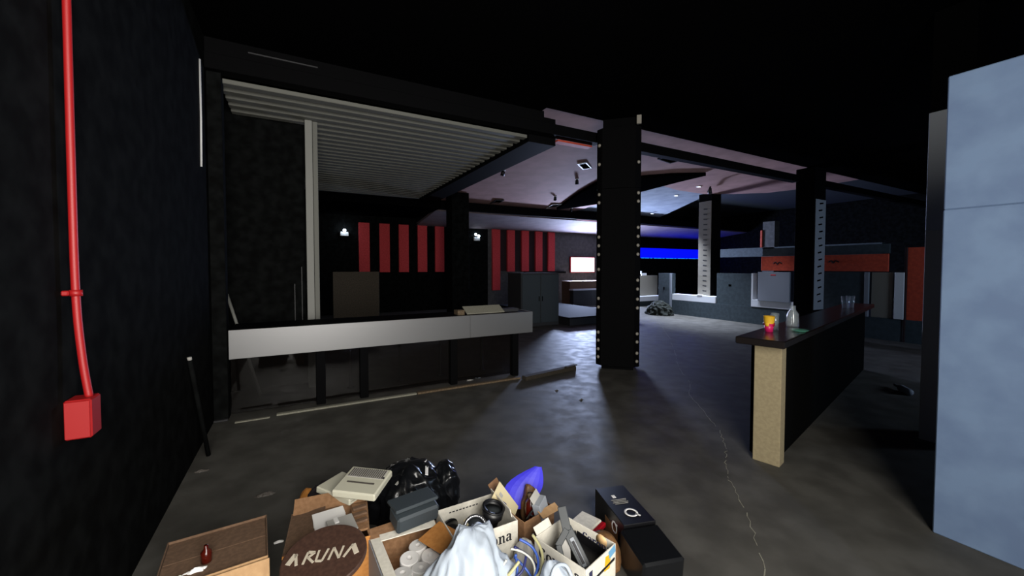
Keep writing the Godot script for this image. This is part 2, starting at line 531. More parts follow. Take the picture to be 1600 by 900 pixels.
func ceilings() -> void:
	var c := setting("ceiling")
	span(c, "front_slab", M.black_matt, Vector3(-0.8, 4.02, -5.0), Vector3(21.0, 4.6, 1.5), 0.0)
	span(c, "plenum_slab", M.black_matt, Vector3(-0.8, 4.02, -15.0), Vector3(3.3, 4.6, -5.0), 0.0)
	span(c, "hall_slab", M.dark_ceiling, Vector3(3.3, 4.5, -15.0), Vector3(21.0, 4.6, -5.0), 0.0)
	ceiling_board(c, "hall_board", M.hall_ceiling, [Vector2(3.3, -5.0), Vector2(3.3, -12.6), Vector2(9.6, -12.6), Vector2(9.6, -8.3), Vector2(10.5, -8.5), Vector2(11.8, -8.52), Vector2(12.8, -8.1), Vector2(13.7, -7.55), Vector2(14.3, -6.6), Vector2(14.6, -5.0)], 0.0, 0.05)
	ceiling_board(c, "hall_board", M.hall_ceiling_blue, [Vector2(9.6, -8.3), Vector2(9.6, -12.6), Vector2(14.4, -12.6), Vector2(12.6, -9.3), Vector2(12.3, -8.3)], -0.06, 0.05)
	# lower soffit beyond the far beam, falling a little towards the far wall
	var st := fresh()
	for s in [0.0, 0.08]:
		quad(st, Vector3(4.0, 3.5 + s, -12.6), Vector3(21.0, 3.5 + s, -12.6), Vector3(21.0, 3.24 + s, -15.0), Vector3(4.0, 3.24 + s, -15.0), Vector3(12.0, 3.42, -13.8))
	quad(st, Vector3(4.0, 3.5, -12.6), Vector3(21.0, 3.5, -12.6), Vector3(21.0, 3.58, -12.6), Vector3(4.0, 3.58, -12.6), Vector3(12, 3.4, -14.0))
	build(st, "far_soffit", M.soffit, c)
	span(c, "left_soffit", M.black_matt, Vector3(-0.8, 3.5, -15.0), Vector3(4.0, 4.02, -12.0), 0.0)
	# vents, spots, sail
	var vents := [[6.13, -7.63, 0.55, 0.20, 38.0], [8.2, -11.95, 0.85, 0.32, 72.0], [5.96, -12.05, 0.75, 0.26, 80.0], [7.65, -6.47, 0.55, 0.18, 12.0]]
	var vl := ["ceiling vent with pale frame nearest the central column", "ceiling vent with pale frame next to the black sail's tip", "ceiling vent near the red striped wall, furthest left", "ceiling vent right of the central column top"]
	for i in vents.size():
		var v: Array = vents[i]
		var t := thing("ceiling_vent", vl[i], "vent", Vector3(v[0], slope(v[1]), v[1]), v[4], "vents in the hall ceiling")
		t.rotation_degrees = Vector3(-3.0, v[4], 0)
		box(t, "grille", M.black_matt, Vector3(0, -0.005, 0), Vector3(v[2], 0.012, v[3]))
		for s in [-1.0, 1.0]:
			box(t, "frame", M.white if i < 2 else M.dark_grey, Vector3(0, -0.014, s * v[3] / 2.0), Vector3(v[2] + 0.03, 0.03, 0.03))
			box(t, "frame", M.white if i < 2 else M.dark_grey, Vector3(s * v[2] / 2.0, -0.014, 0), Vector3(0.03, 0.03, v[3] + 0.03))
	var sail := ceiling_board(self, "black_sail", M.black_matt, [Vector2(8.48, -12.16), Vector2(7.68, -9.83), Vector2(7.38, -8.52), Vector2(8.07, -7.75), Vector2(8.67, -7.23), Vector2(9.5, -6.81), Vector2(9.38, -7.6), Vector2(9.28, -8.91), Vector2(9.26, -10.68), Vector2(8.87, -11.52)], 0.09, 0.085)
	tag(sail, "long pointed black panel spanning the pale ceiling behind the column", "ceiling panel")
	var sp := [Vector2(6.71, -8.67), Vector2(7.35, -10.61), Vector2(9.04, -12.0), Vector2(4.51, -8.73)]
	var sl := ["black spotlight on the pale ceiling, nearest the central column", "small black spotlight on the pale ceiling in front of the screen", "tiny black spotlight by the far end of black sail", "black spotlight beside the dark diagonal beam"]
	for i in sp.size():
		var t := thing("ceiling_spotlight", sl[i], "spotlight", Vector3(sp[i].x, slope(sp[i].y), sp[i].y), 20.0 * i, "spotlights on the hall ceiling")
		var s1 := fresh()
		lathe(s1, [Vector2(0, 0), Vector2(0.05, 0), Vector2(0.05, -0.025), Vector2(0, -0.025)], 14)
		build(s1, "base", M.white, t)
		var s2 := fresh()
		lathe(s2, [Vector2(0, -0.03), Vector2(0.03, -0.03), Vector2(0.045, -0.05), Vector2(0.05, -0.15), Vector2(0.04, -0.15), Vector2(0, -0.12)], 14)
		var cn := build(s2, "can", M.plastic_black, t)
		cn.rotation_degrees = Vector3(15, 0, 10)
	# short track with a lamp, right part of the hall
	var tr := thing("track_light", "short black track with one lamp on the bluish ceiling", "spotlight", Vector3(10.9, slope(-7.7) - 0.12, -7.7), 40.0)
	box(tr, "track", M.black, Vector3(0, 0, 0), Vector3(0.8, 0.04, 0.04))
	var s3 := fresh()
	lathe(s3, [Vector2(0, -0.02), Vector2(0.04, -0.02), Vector2(0.055, -0.18), Vector2(0, -0.18)], 14)
	build(s3, "lamp", M.plastic_black, tr).position = Vector3(-0.32, 0, 0)

func columns_and_beams() -> void:
	# central film-strip column, its broad face turned to the entrance
	var t := thing("film_strip_column", "black central column with rows of little bulbs down both edges", "column", Vector3(4.72, 0, -4.98), -44.0)
	var hw := 0.255
	var ch := 0.085
	var prof := PackedVector2Array([Vector2(-hw, hw + ch), Vector2(hw, hw + ch), Vector2(hw + ch, hw), Vector2(hw + ch, -hw), Vector2(hw, -hw - ch), Vector2(-hw, -hw - ch), Vector2(-hw - ch, -hw), Vector2(-hw - ch, hw)])
	var st := fresh()
	prism(st, prof, 0.07, 2.9)
	build(st, "lower_cladding", M.black, t)
	st = fresh()
	prism(st, prof, 2.906, 3.86)
	build(st, "upper_cladding", M.black, t)
	st = fresh()
	var q := 0.25
	prism(st, PackedVector2Array([Vector2(-q, q), Vector2(q, q), Vector2(q, -q), Vector2(-q, -q)]), 0.0, 4.1)
	build(st, "core", M.black, t)
	var lamp_st := fresh()
	lathe(lamp_st, [Vector2(0, 0.026), Vector2(0.016, 0.024), Vector2(0.026, 0.014), Vector2(0.028, 0.0), Vector2(0, 0)], 12)
	lamp_st.generate_normals()
	var bulb := lamp_st.commit()
	var rows_l := [0.20, 0.33, 0.47, 0.60, 1.01, 1.15, 1.62, 1.86, 2.0, 2.14, 2.69, 2.82, 3.3, 3.6]
	var rows_r := [0.16, 0.29, 0.47, 0.60, 1.01, 1.15, 1.31, 1.45, 1.86, 2.0, 2.14, 2.28, 2.69, 2.82, 3.3]
	for s in [-1.0, 1.0]:
		for y in (rows_l if s < 0.0 else rows_r):
			var o := MeshInstance3D.new()
			o.mesh = bulb
			o.material_override = M.socket
			put(o, "bulb", t)
			o.position = Vector3(s * (hw + ch * 0.5), y, hw + ch * 0.5)
			o.rotation_degrees = Vector3(90, 45 * s, 0)
	box(t, "junction_box", M.socket, Vector3(0.30, 3.98, 0.30), Vector3(0.07, 0.18, 0.05))
	# right column with one pale perforated face
	var r := thing("film_strip_column", "dark column behind the bar with a pale perforated strip face", "column", Vector3(10.87, 0, -5.0), 0.0)
	box(r, "shaft", M.black, Vector3(0, 2.0, 0), Vector3(0.52, 4.0, 0.40))
	var fr := box(r, "film_strip", M.carton_grey, Vector3(0.02, 1.95, 0.206), Vector3(0.46, 2.6, 0.012))
	for k in 15:
		box(fr, "perforation", M.black_matt, Vector3((0.02 if k % 2 == 0 else -0.02), -1.1 + k * 0.165, 0.008), Vector3(0.16, 0.035, 0.008), Vector3(0, 0, 8))
	# column behind the booths
	var g := thing("film_strip_column", "grey column with dark marks standing behind the white ledge", "column", Vector3(12.26, 0, -8.62), 0.0)
	box(g, "shaft", M.black, Vector3(0, 2.1, 0), Vector3(0.48, 4.2, 0.48))
	var fg := box(g, "film_strip", M.beige_panel, Vector3(-0.246, 2.1, 0.0), Vector3(0.012, 3.5, 0.46))
	for k in 18:
		box(fg, "perforation", M.dark_grey, Vector3(-0.008, -1.4 + k * 0.17, 0.02), Vector3(0.008, 0.035, 0.14), Vector3(6, 0, 0))
	# dim column at the end of the diagonal beam
	var d := thing("column", "plain black column left of the red stripes and pale ceiling", "column", Vector3(4.35, 0, -11.5), 0.0)
	box(d, "shaft", M.black_wall, Vector3(0, 1.95, 0), Vector3(0.55, 3.9, 0.5))
	box(d, "base_collar", M.black, Vector3(0, 0.06, 0), Vector3(0.62, 0.12, 0.57))
	# left end post of the counter bay
	var lp := thing("column", "dark grey post at the left end of the counter", "column", Vector3(-0.735, 0, -5.28), 0.0)
	box(lp, "shaft", M.black_wall, Vector3(0, 2.0, 0), Vector3(0.13, 4.0, 0.16))
	box(lp, "base_plate", M.dark_grey, Vector3(0, 0.01, 0), Vector3(0.128, 0.02, 0.24))
	# front beam
	var b := thing("front_beam", "long thin black beam crossing the hall above the columns", "beam", Vector3(0, 3.77, -5.2), 0.0)
	span(b, "web", M.black, Vector3(-0.8, -0.07, -0.08), Vector3(4.45, 0.09, 0.08))
	span(b, "web", M.black, Vector3(5.0, -0.07, -0.08), Vector3(10.6, 0.09, 0.08))
	span(b, "web", M.black, Vector3(11.14, -0.07, -0.08), Vector3(20.9, 0.09, 0.08))
	span(b, "lower_flange", M.orange, Vector3(3.7, -0.10, -0.22), Vector3(4.4, -0.07, -0.08))
	span(b, "upper_board", M.black, Vector3(-0.8, 0.09, -0.06), Vector3(3.35, 0.26, 0.06))
	span(b, "pale_edge", M.dark_grey, Vector3(-0.42, 0.165, 0.06), Vector3(0.25, 0.18, 0.075), 0.002)
	# diagonal-looking side beam at the right edge of the slats
	var sb := thing("side_beam", "wide black beam along the right edge of the slats", "beam", Vector3(3.42, 3.8, -8.3), 0.0)
	box(sb, "web", M.black, Vector3(0, 0, 0), Vector3(0.5, 0.42, 6.0))
	box(sb, "edge_strip", M.paper_grey, Vector3(0.26, -0.19, 1.9), Vector3(0.012, 0.015, 1.8))
	# far beam
	var fb := thing("far_beam", "black beam dividing the pale ceiling from the far soffit", "beam", Vector3(12.5, 3.68, -12.5), 0.0)
	box(fb, "web", M.black, Vector3(0, 0, 0), Vector3(17.0, 0.28, 0.16))
	box(fb, "edge_strip", M.red_panel, Vector3(-1.6, -0.15, -0.05), Vector3(2.4, 0.02, 0.06))

func slats() -> void:
	var t := thing("slat_ceiling", "suspended ceiling of pale parallel slats above the long counter", "ceiling", Vector3(0, 3.64, 0), 0.0)
	var long_st := fresh()
	bx(long_st, Vector3(3.85, 0.05, 0.115), 0.006)
	long_st.generate_normals()
	var long_m := long_st.commit()
	var short_st := fresh()
	bx(short_st, Vector3(2.95, 0.05, 0.115), 0.006)
	short_st.generate_normals()
	var short_m := short_st.commit()
	for k in 28:
		var o := MeshInstance3D.new()
		var z := -5.36 - k * 0.224
		var longer := z > -6.3
		o.mesh = long_m if longer else short_m
		o.material_override = M.slat
		put(o, "slat", t)
		o.position = Vector3(1.22 if longer else 1.67, 0.025, z)
	for x in [0.6, 2.4]:
		box(t, "carrier", M.black, Vector3(x, 0.08, -8.4), Vector3(0.04, 0.05, 6.1))

func counter() -> void:
	var t := thing("long_counter", "long counter with a plain white front band on thin posts", "counter", Vector3(0, 0, -5.22), 0.0)
	span(t, "front_band", M.fascia, Vector3(-0.66, 0.65, -0.03), Vector3(2.16, 0.97, 0.0), 0.003)
	span(t, "front_band", M.fascia, Vector3(2.163, 0.65, -0.032), Vector3(3.2, 0.97, -0.002), 0.003)
	span(t, "end_band", M.fascia, Vector3(3.17, 0.65, -0.62), Vector3(3.2, 0.97, -0.033), 0.003)
	span(t, "worktop", M.black, Vector3(-0.66, 0.93, -0.62), Vector3(3.168, 0.965, -0.034), 0.003)
	for x in [0.24, 0.735, 1.93, 2.92]:
		span(t, "post", M.black, Vector3(x - 0.05, 0, -0.14), Vector3(x + 0.05, 0.93, -0.04))
	for g in [[-0.655, 0.187], [0.293, 0.682], [0.788, 1.877], [1.983, 2.867]]:
		span(t, "glass_pane", M.glass_dark, Vector3(g[0], 0.03, -0.096), Vector3(g[1], 0.926, -0.088), 0.001)
	for p in [[0.63, -0.60], [1.30, -0.60], [1.91, -0.60], [2.6, -0.60]]:
		var st := fresh()
		lathe(st, [Vector2(0, 0), Vector2(0.05, 0), Vector2(0.05, 0.01), Vector2(0.022, 0.015), Vector2(0.022, 0.93), Vector2(0, 0.93)], 12)
		build(st, "rear_leg", M.dark_grey, t).position = Vector3(p[0], 0, p[1])
	# pale board lying on the right end of the worktop
	var bd := thing("loose_board", "pale board lying on the right end of the counter", "board", Vector3(2.45, 0.965, -5.45), 2.0)
	box(bd, "panel", M.pale_strip, Vector3(0, 0.06, 0.05), Vector3(0.62, 0.015, 0.20), Vector3(28, 0, 0))
	box(bd, "batten", M.wood, Vector3(-0.38, 0.035, 0.02), Vector3(0.11, 0.07, 0.14))
	box(bd, "batten", M.dark_grey, Vector3(0.45, 0.025, 0.0), Vector3(0.28, 0.05, 0.16))
	# white post with the dark partition to its left
	var wp := thing("white_post", "tall white post standing behind the counter below the slats", "post", Vector3(0.20, 0, -6.12), 0.0)
	box(wp, "face", M.grey_post, Vector3(-0.03, 1.82, 0), Vector3(0.09, 3.64, 0.09))
	box(wp, "edge_trim", M.slat, Vector3(0.05, 1.82, -0.01), Vector3(0.06, 3.64, 0.06))
	var wd := setting("wall_divider")
	span(wd, "panel", M.black_wall, Vector3(-0.8, 0.0, -6.42), Vector3(0.12, 3.98, -6.36), 0.0)
	for k in 2:
		span(wd, "thin_bead", M.dark_grey, Vector3(-0.03 + k * 0.09, 0.4, -6.358), Vector3(-0.02 + k * 0.09, 1.42 + k * 0.24, -6.345), 0.0)
	# leaning white stick
	var st2 := fresh()
	tube(st2, [Vector3(-0.76, 1.32, -5.98), Vector3(-0.42, 0.02, -5.9)], 0.018, 8)
	var stick := build(st2, "leaning_stick", M.grey_post, self)
	tag(stick, "thin pale stick leaning behind the left end of the counter", "stick")
	# floor rail under the counter front and a loose plank at its end
	var rl := thing("floor_rail", "broken pale rail on the floor along the counter front", "rail", Vector3(0, 0, -5.1), 0.0)
	span(rl, "strip", M.pale_strip, Vector3(-0.22, 0, -0.03), Vector3(1.35, 0.02, 0.03))
	span(rl, "strip", M.pale_strip, Vector3(-0.60, 0, 0.02), Vector3(-0.28, 0.012, 0.06))
	span(rl, "strip", M.wood, Vector3(1.36, 0, -0.025), Vector3(2.9, 0.025, 0.035))
	var pk := thing("loose_plank", "dark plank lying on the floor between counter and column", "plank", Vector3(3.42, 0, -5.06), 9.0)
	box(pk, "board", M.dark_plank, Vector3(0, 0.03, 0), Vector3(1.05, 0.06, 0.10))
	box(pk, "splinter", M.dark_plank, Vector3(0.45, 0.065, 0.0), Vector3(0.25, 0.012, 0.07), Vector3(0, 6, 0))

func near_right() -> void:
	# bar running away to the right
	var t := thing("bar_counter", "black topped bar counter on the right with a beige end post", "counter", Vector3(3.42, 0, -1.90), 13.0)
	box(t, "top", M.bar_top, Vector3(2.35, 1.035, -0.0), Vector3(4.9, 0.06, 0.36), Vector3.ZERO, 0.008)
	box(t, "end_post", M.beige_post, Vector3(0.09, 0.5, 0.03), Vector3(0.13, 1.0, 0.20))
	box(t, "front_panel", M.bar_body, Vector3(2.45, 0.5, 0.05), Vector3(4.55, 1.0, 0.06))
	box(t, "rear_panel", M.bar_body, Vector3(2.45, 0.5, -0.12), Vector3(4.55, 1.0, 0.04))
	box(t, "torn_edge", M.wood, Vector3(0.19, 0.5, 0.10), Vector3(0.02, 0.42, 0.02))
	# pillar beyond the blue wall
	var p := thing("column", "grey brown pillar just behind the end of the blue wall", "column", Vector3(5.42, 0, -1.30), 0.0)
	box(p, "lower_shaft", M.paper_grey, Vector3(0, 1.0, 0), Vector3(0.34, 2.0, 0.30))
	box(p, "upper_shaft", M.carton_grey, Vector3(0, 2.55, 0), Vector3(0.34, 1.1, 0.30))
	box(p, "cap", M.black_matt, Vector3(0, 3.56, 0), Vector3(0.34, 0.92, 0.28))
	# drinks on the bar
	var c := thing("paper_cup", "pink and yellow paper cup at the near end of the bar", "cup", Vector3(3.78, 1.065, -2.05), 30.0)
	var st := fresh()
	lathe(st, [Vector2(0, 0), Vector2(0.032, 0), Vector2(0.040, 0.075), Vector2(0.037, 0.075), Vector2(0.03, 0.005)], 24)
	build(st, "lower_band", M.pink_cup, c)
	st = fresh()
	lathe(st, [Vector2(0.0402, 0.0755), Vector2(0.046, 0.14), Vector2(0.048, 0.143), Vector2(0.043, 0.143), Vector2(0.037, 0.0755)], 24)
	build(st, "upper_band", M.print_yellow, c)
	for k in 4:
		var s := fresh()
		lathe(s, [Vector2(0, 0.004), Vector2(0.016, 0.003), Vector2(0.018, 0)], 10)
		var o := build(s, "print_patch", M.print_yellow if k % 2 == 0 else M.red_plastic, c)
		var a := TAU * k / 4.0 + 0.4
		o.position = Vector3(0.041 * cos(a), 0.068, 0.041 * sin(a))
		o.rotation = Vector3(0, -a, -PI / 2.0 - 0.1)
	var tall := [Vector2(0, 0.008), Vector2(0.028, 0.004), Vector2(0.031, 0), Vector2(0.034, 0.16), Vector2(0.031, 0.16), Vector2(0.028, 0.01), Vector2(0, 0.01)]
	glassware("drinking_glass", "tall clear glass right beside the pink paper cup", tall, Vector3(3.93, 1.065, -2.08), M.clear)
	var jar := [Vector2(0, 0.0), Vector2(0.05, 0), Vector2(0.055, 0.02), Vector2(0.05, 0.13), Vector2(0.025, 0.17), Vector2(0.024, 0.21), Vector2(0.021, 0.21), Vector2(0.021, 0.17), Vector2(0.046, 0.125), Vector2(0.048, 0.01), Vector2(0, 0.008)]
	glassware("clear_bottle", "clear rounded bottle on the bar before the dark column", jar, Vector3(4.30, 1.065, -2.11), M.clear)
	var cup := [Vector2(0, 0.0), Vector2(0.04, 0), Vector2(0.055, 0.17), Vector2(0.052, 0.17), Vector2(0.037, 0.006), Vector2(0, 0.006)]
	glassware("plastic_cup", "left one of two clear plastic cups far along the bar", cup, Vector3(6.95, 1.065, -2.72), M.clear)
	glassware("plastic_cup", "right one of two clear plastic cups far along the bar", cup, Vector3(7.17, 1.065, -2.75), M.clear)
	var g := thing("glass_shard", "green glass saucer at the bar edge below the bottle", "saucer", Vector3(4.05, 1.065, -1.93), 0.0)
	st = fresh()
	lathe(st, [Vector2(0, 0), Vector2(0.05, 0.0), Vector2(0.075, 0.014), Vector2(0.07, 0.016), Vector2(0.045, 0.005), Vector2(0, 0.005)], 20)
	build(st, "dish", M.green_glass, g)
	# pale bottle on the floor beyond the bar
	var bt := thing("fallen_bottle", "pale bottle lying on the dark floor beyond the bar", "bottle", Vector3(6.9, 0.045, -2.0), 0.0)
	st = fresh()
	lathe(st, [Vector2(0, 0), Vector2(0.043, 0.0), Vector2(0.045, 0.2), Vector2(0.018, 0.27), Vector2(0.018, 0.36), Vector2(0, 0.36)], 16)
	build(st, "body", M.pale_panel, bt).rotation_degrees = Vector3(0, 40, -90)

func glassware(called: String, label: String, prof: Array, at: Vector3, m: Material) -> void:
	var st := fresh()
	lathe(st, prof, 24)
	var o := build(st, called, m, self)
	o.position = at
	tag(o, label, called.split("_")[1], "glassware on the bar")

func far_end() -> void:
	# red wall panels
	var xs := [1.95, 2.65, 3.34, 4.04, 4.72, 7.17, 7.87, 8.57, 9.27, 9.94]
	var pos_words := ["first from the left", "second from the left", "third from the left", "fourth from the left", "fifth, ending the dim left set", "long one reaching lowest, starting the right set", "second of the bright right set", "third of the bright right set", "fourth of the bright right set", "last before the grey wall"]
	for i in xs.size():
		var lo := 1.48
		if i == 5:
			lo = 0.70
		var t := thing("red_wall_panel", "red vertical wall panel, " + pos_words[i], "wall panel", Vector3(xs[i] + 0.18, lo, -14.94), 0.0, "red panels on the far wall")
		box(t, "board", M.red_panel, Vector3(0, (3.24 - lo) / 2.0, 0), Vector3(0.36, 3.24 - lo, 0.10))
	var bk := setting("trim_1")
	span(bk, "backing", M.maroon, Vector3(7.2, 1.5, -15.0), Vector3(10.2, 3.24, -14.985), 0.0)
	span(bk, "shelf_line", M.black, Vector3(8.7, 1.40, -14.98), Vector3(10.9, 1.47, -14.86))
	# screen
	var s := thing("wall_screen", "glowing white screen on the grey far wall", "screen", Vector3(11.91, 1.78, -14.93), 0.0)
	box(s, "housing", M.red_plastic, Vector3(0, 0, -0.02), Vector3(1.46, 0.75, 0.08))
	box(s, "display", glow(Color(1.0, 0.93, 0.97), 2.2), Vector3(0, 0, 0.025), Vector3(1.38, 0.67, 0.012))
	# blue backlit panel with its lamp strip
	var p := thing("blue_light_panel", "long blue backlit panel with a bright cyan lower edge", "light panel", Vector3(17.87, 2.38, -14.94), 0.0)
	box(p, "panel", glow(Color(0.02, 0.06, 1.0), 0.9), Vector3(0, 0.03, 0), Vector3(5.05, 0.52, 0.06))
	box(p, "casing", M.black, Vector3(0, -0.27, 0.02), Vector3(5.05, 0.04, 0.10))
	for k in 16:
		var w := 0.18 + 0.1 * float((k * 7) % 3)
		box(p, "led_segment", glow(Color(0.10, 0.62, 1.0), 1.0), Vector3(-2.35 + k * 0.31, -0.235, 0.035), Vector3(w * 0.8, 0.03, 0.02))
	# emergency lights
	emergency("bright emergency lamp left of the dim red panels", Vector3(1.48, 2.94, -14.95), 1, 14.0)
	emergency("twin-head emergency lamp between the two sets of red panels", Vector3(6.47, 2.93, -14.95), 2, 1.2)
	# low stage in front of the screen
	var st := thing("low_stage", "low dark stage with a glossy top below the screen", "stage", Vector3(0, 0, 0), 0.0)
	span(st, "deck", M.stage_deck, Vector3(6.72, 0.20, -13.5), Vector3(9.2, 0.24, -9.0), 0.006)
	span(st, "front", M.dark_grey, Vector3(6.77, 0, -9.08), Vector3(9.15, 0.20, -9.04))
	span(st, "side", M.dark_grey, Vector3(9.08, 0, -13.4), Vector3(9.14, 0.20, -9.08))
	span(st, "side", M.dark_grey, Vector3(6.78, 0, -13.4), Vector3(6.84, 0.20, -9.08))
	# bar block behind the stage, below the screen
	var bb := thing("back_bar", "dark brown bar block under the screen with a pale shelf", "counter", Vector3(0, 0, 0), 0.0)
	span(bb, "body", M.cardboard_dark, Vector3(10.4, 0, -14.5), Vector3(12.9, 1.05, -13.9))
	span(bb, "shelf", M.ledge, Vector3(10.35, 0.66, -13.9), Vector3(12.95, 0.72, -13.6))
	span(bb, "plinth", M.dark_grey, Vector3(10.4, 0, -13.9), Vector3(12.9, 0.66, -13.65))
	var gb := thing("grey_cabinet", "dark grey cabinet beside the low stage, below the red panels", "cabinet", Vector3(0, 0, 0), 0.0)
	span(gb, "body", M.dark_grey, Vector3(5.4, 0, -10.2), Vector3(6.66, 1.50, -9.43))
	var dl := span(gb, "door", M.charcoal, Vector3(5.43, 0.1, -9.43), Vector3(6.02, 1.45, -9.41))
	box(dl, "handle", M.black, Vector3(0.25, 0, 0.015), Vector3(0.02, 0.14, 0.02))
	var dr := span(gb, "door", M.charcoal, Vector3(6.04, 0.1, -9.43), Vector3(6.63, 1.45, -9.41))
	box(dr, "handle", M.black, Vector3(-0.25, 0, 0.015), Vector3(0.02, 0.14, 0.02))
	# dim board behind the counter on the left
	var db := thing("standing_board", "dim grey board standing in the dark behind the counter", "board", Vector3(1.12, 0, -9.0), 0.0)
	box(db, "panel", M.dark_plank, Vector3(0, 0.78, 0), Vector3(0.92, 1.56, 0.04))
	box(db, "foot", M.black, Vector3(0, 0.03, 0), Vector3(0.9, 0.06, 0.3))

func emergency(label: String, at: Vector3, heads: int, power: float) -> void:
	var t := thing("emergency_lamp", label, "lamp", at, 0.0)
	box(t, "housing", M.white, Vector3(0, -0.12, 0.02), Vector3(0.26, 0.14, 0.08))
	for k in heads:
		var st := fresh()
		lathe(st, [Vector2(0, 0.05), Vector2(0.035, 0.045), Vector2(0.05, 0.02), Vector2(0.05, 0), Vector2(0, 0)], 16)
		var o := build(st, "lamp_head", glow(Color(0.86, 0.93, 1.0), 12.0), t)
		o.position = Vector3((k - (heads - 1) / 2.0) * 0.13, 0.0 + 0.06 * (1 - k) * (heads - 1), 0.07)
		o.rotation_degrees.x = 90
	var l := OmniLight3D.new()
	l.light_color = Color(0.86, 0.93, 1.0)
	l.light_energy = power * 0.006
	l.omni_range = 60.0
	l.omni_attenuation = 2.0
	l.light_size = 0.05
	l.shadow_enabled = true
	put(l, "lamp_light", t)
	l.position = Vector3(0, 0.02, 0.16)

func downlight(label: String, at: Vector3, power: float) -> void:
	var t := thing("downlight", label, "lamp", at, 0.0, "small downlights over the booths")
	var st := fresh()
	lathe(st, [Vector2(0, 0), Vector2(0.075, 0), Vector2(0.08, -0.015), Vector2(0.055, -0.018)], 16)
	build(st, "ring", M.white, t)
	st = fresh()
	lathe(st, [Vector2(0, -0.012), Vector2(0.055, -0.012), Vector2(0.05, -0.022), Vector2(0, -0.024)], 16)
	build(st, "lens", glow(Color(0.9, 0.94, 1.0), 3.0), t)
	var l := SpotLight3D.new()
	l.light_color = Color(0.86, 0.91, 1.0)
	l.light_energy = power
	l.spot_range = 60.0
	l.spot_attenuation = 2.0
	l.spot_angle = 32.0
	l.light_size = 0.05
	l.shadow_enabled = true
	put(l, "lens_light", t)
	l.position = Vector3(0, -0.05, 0)
	l.rotation_degrees.x = -90

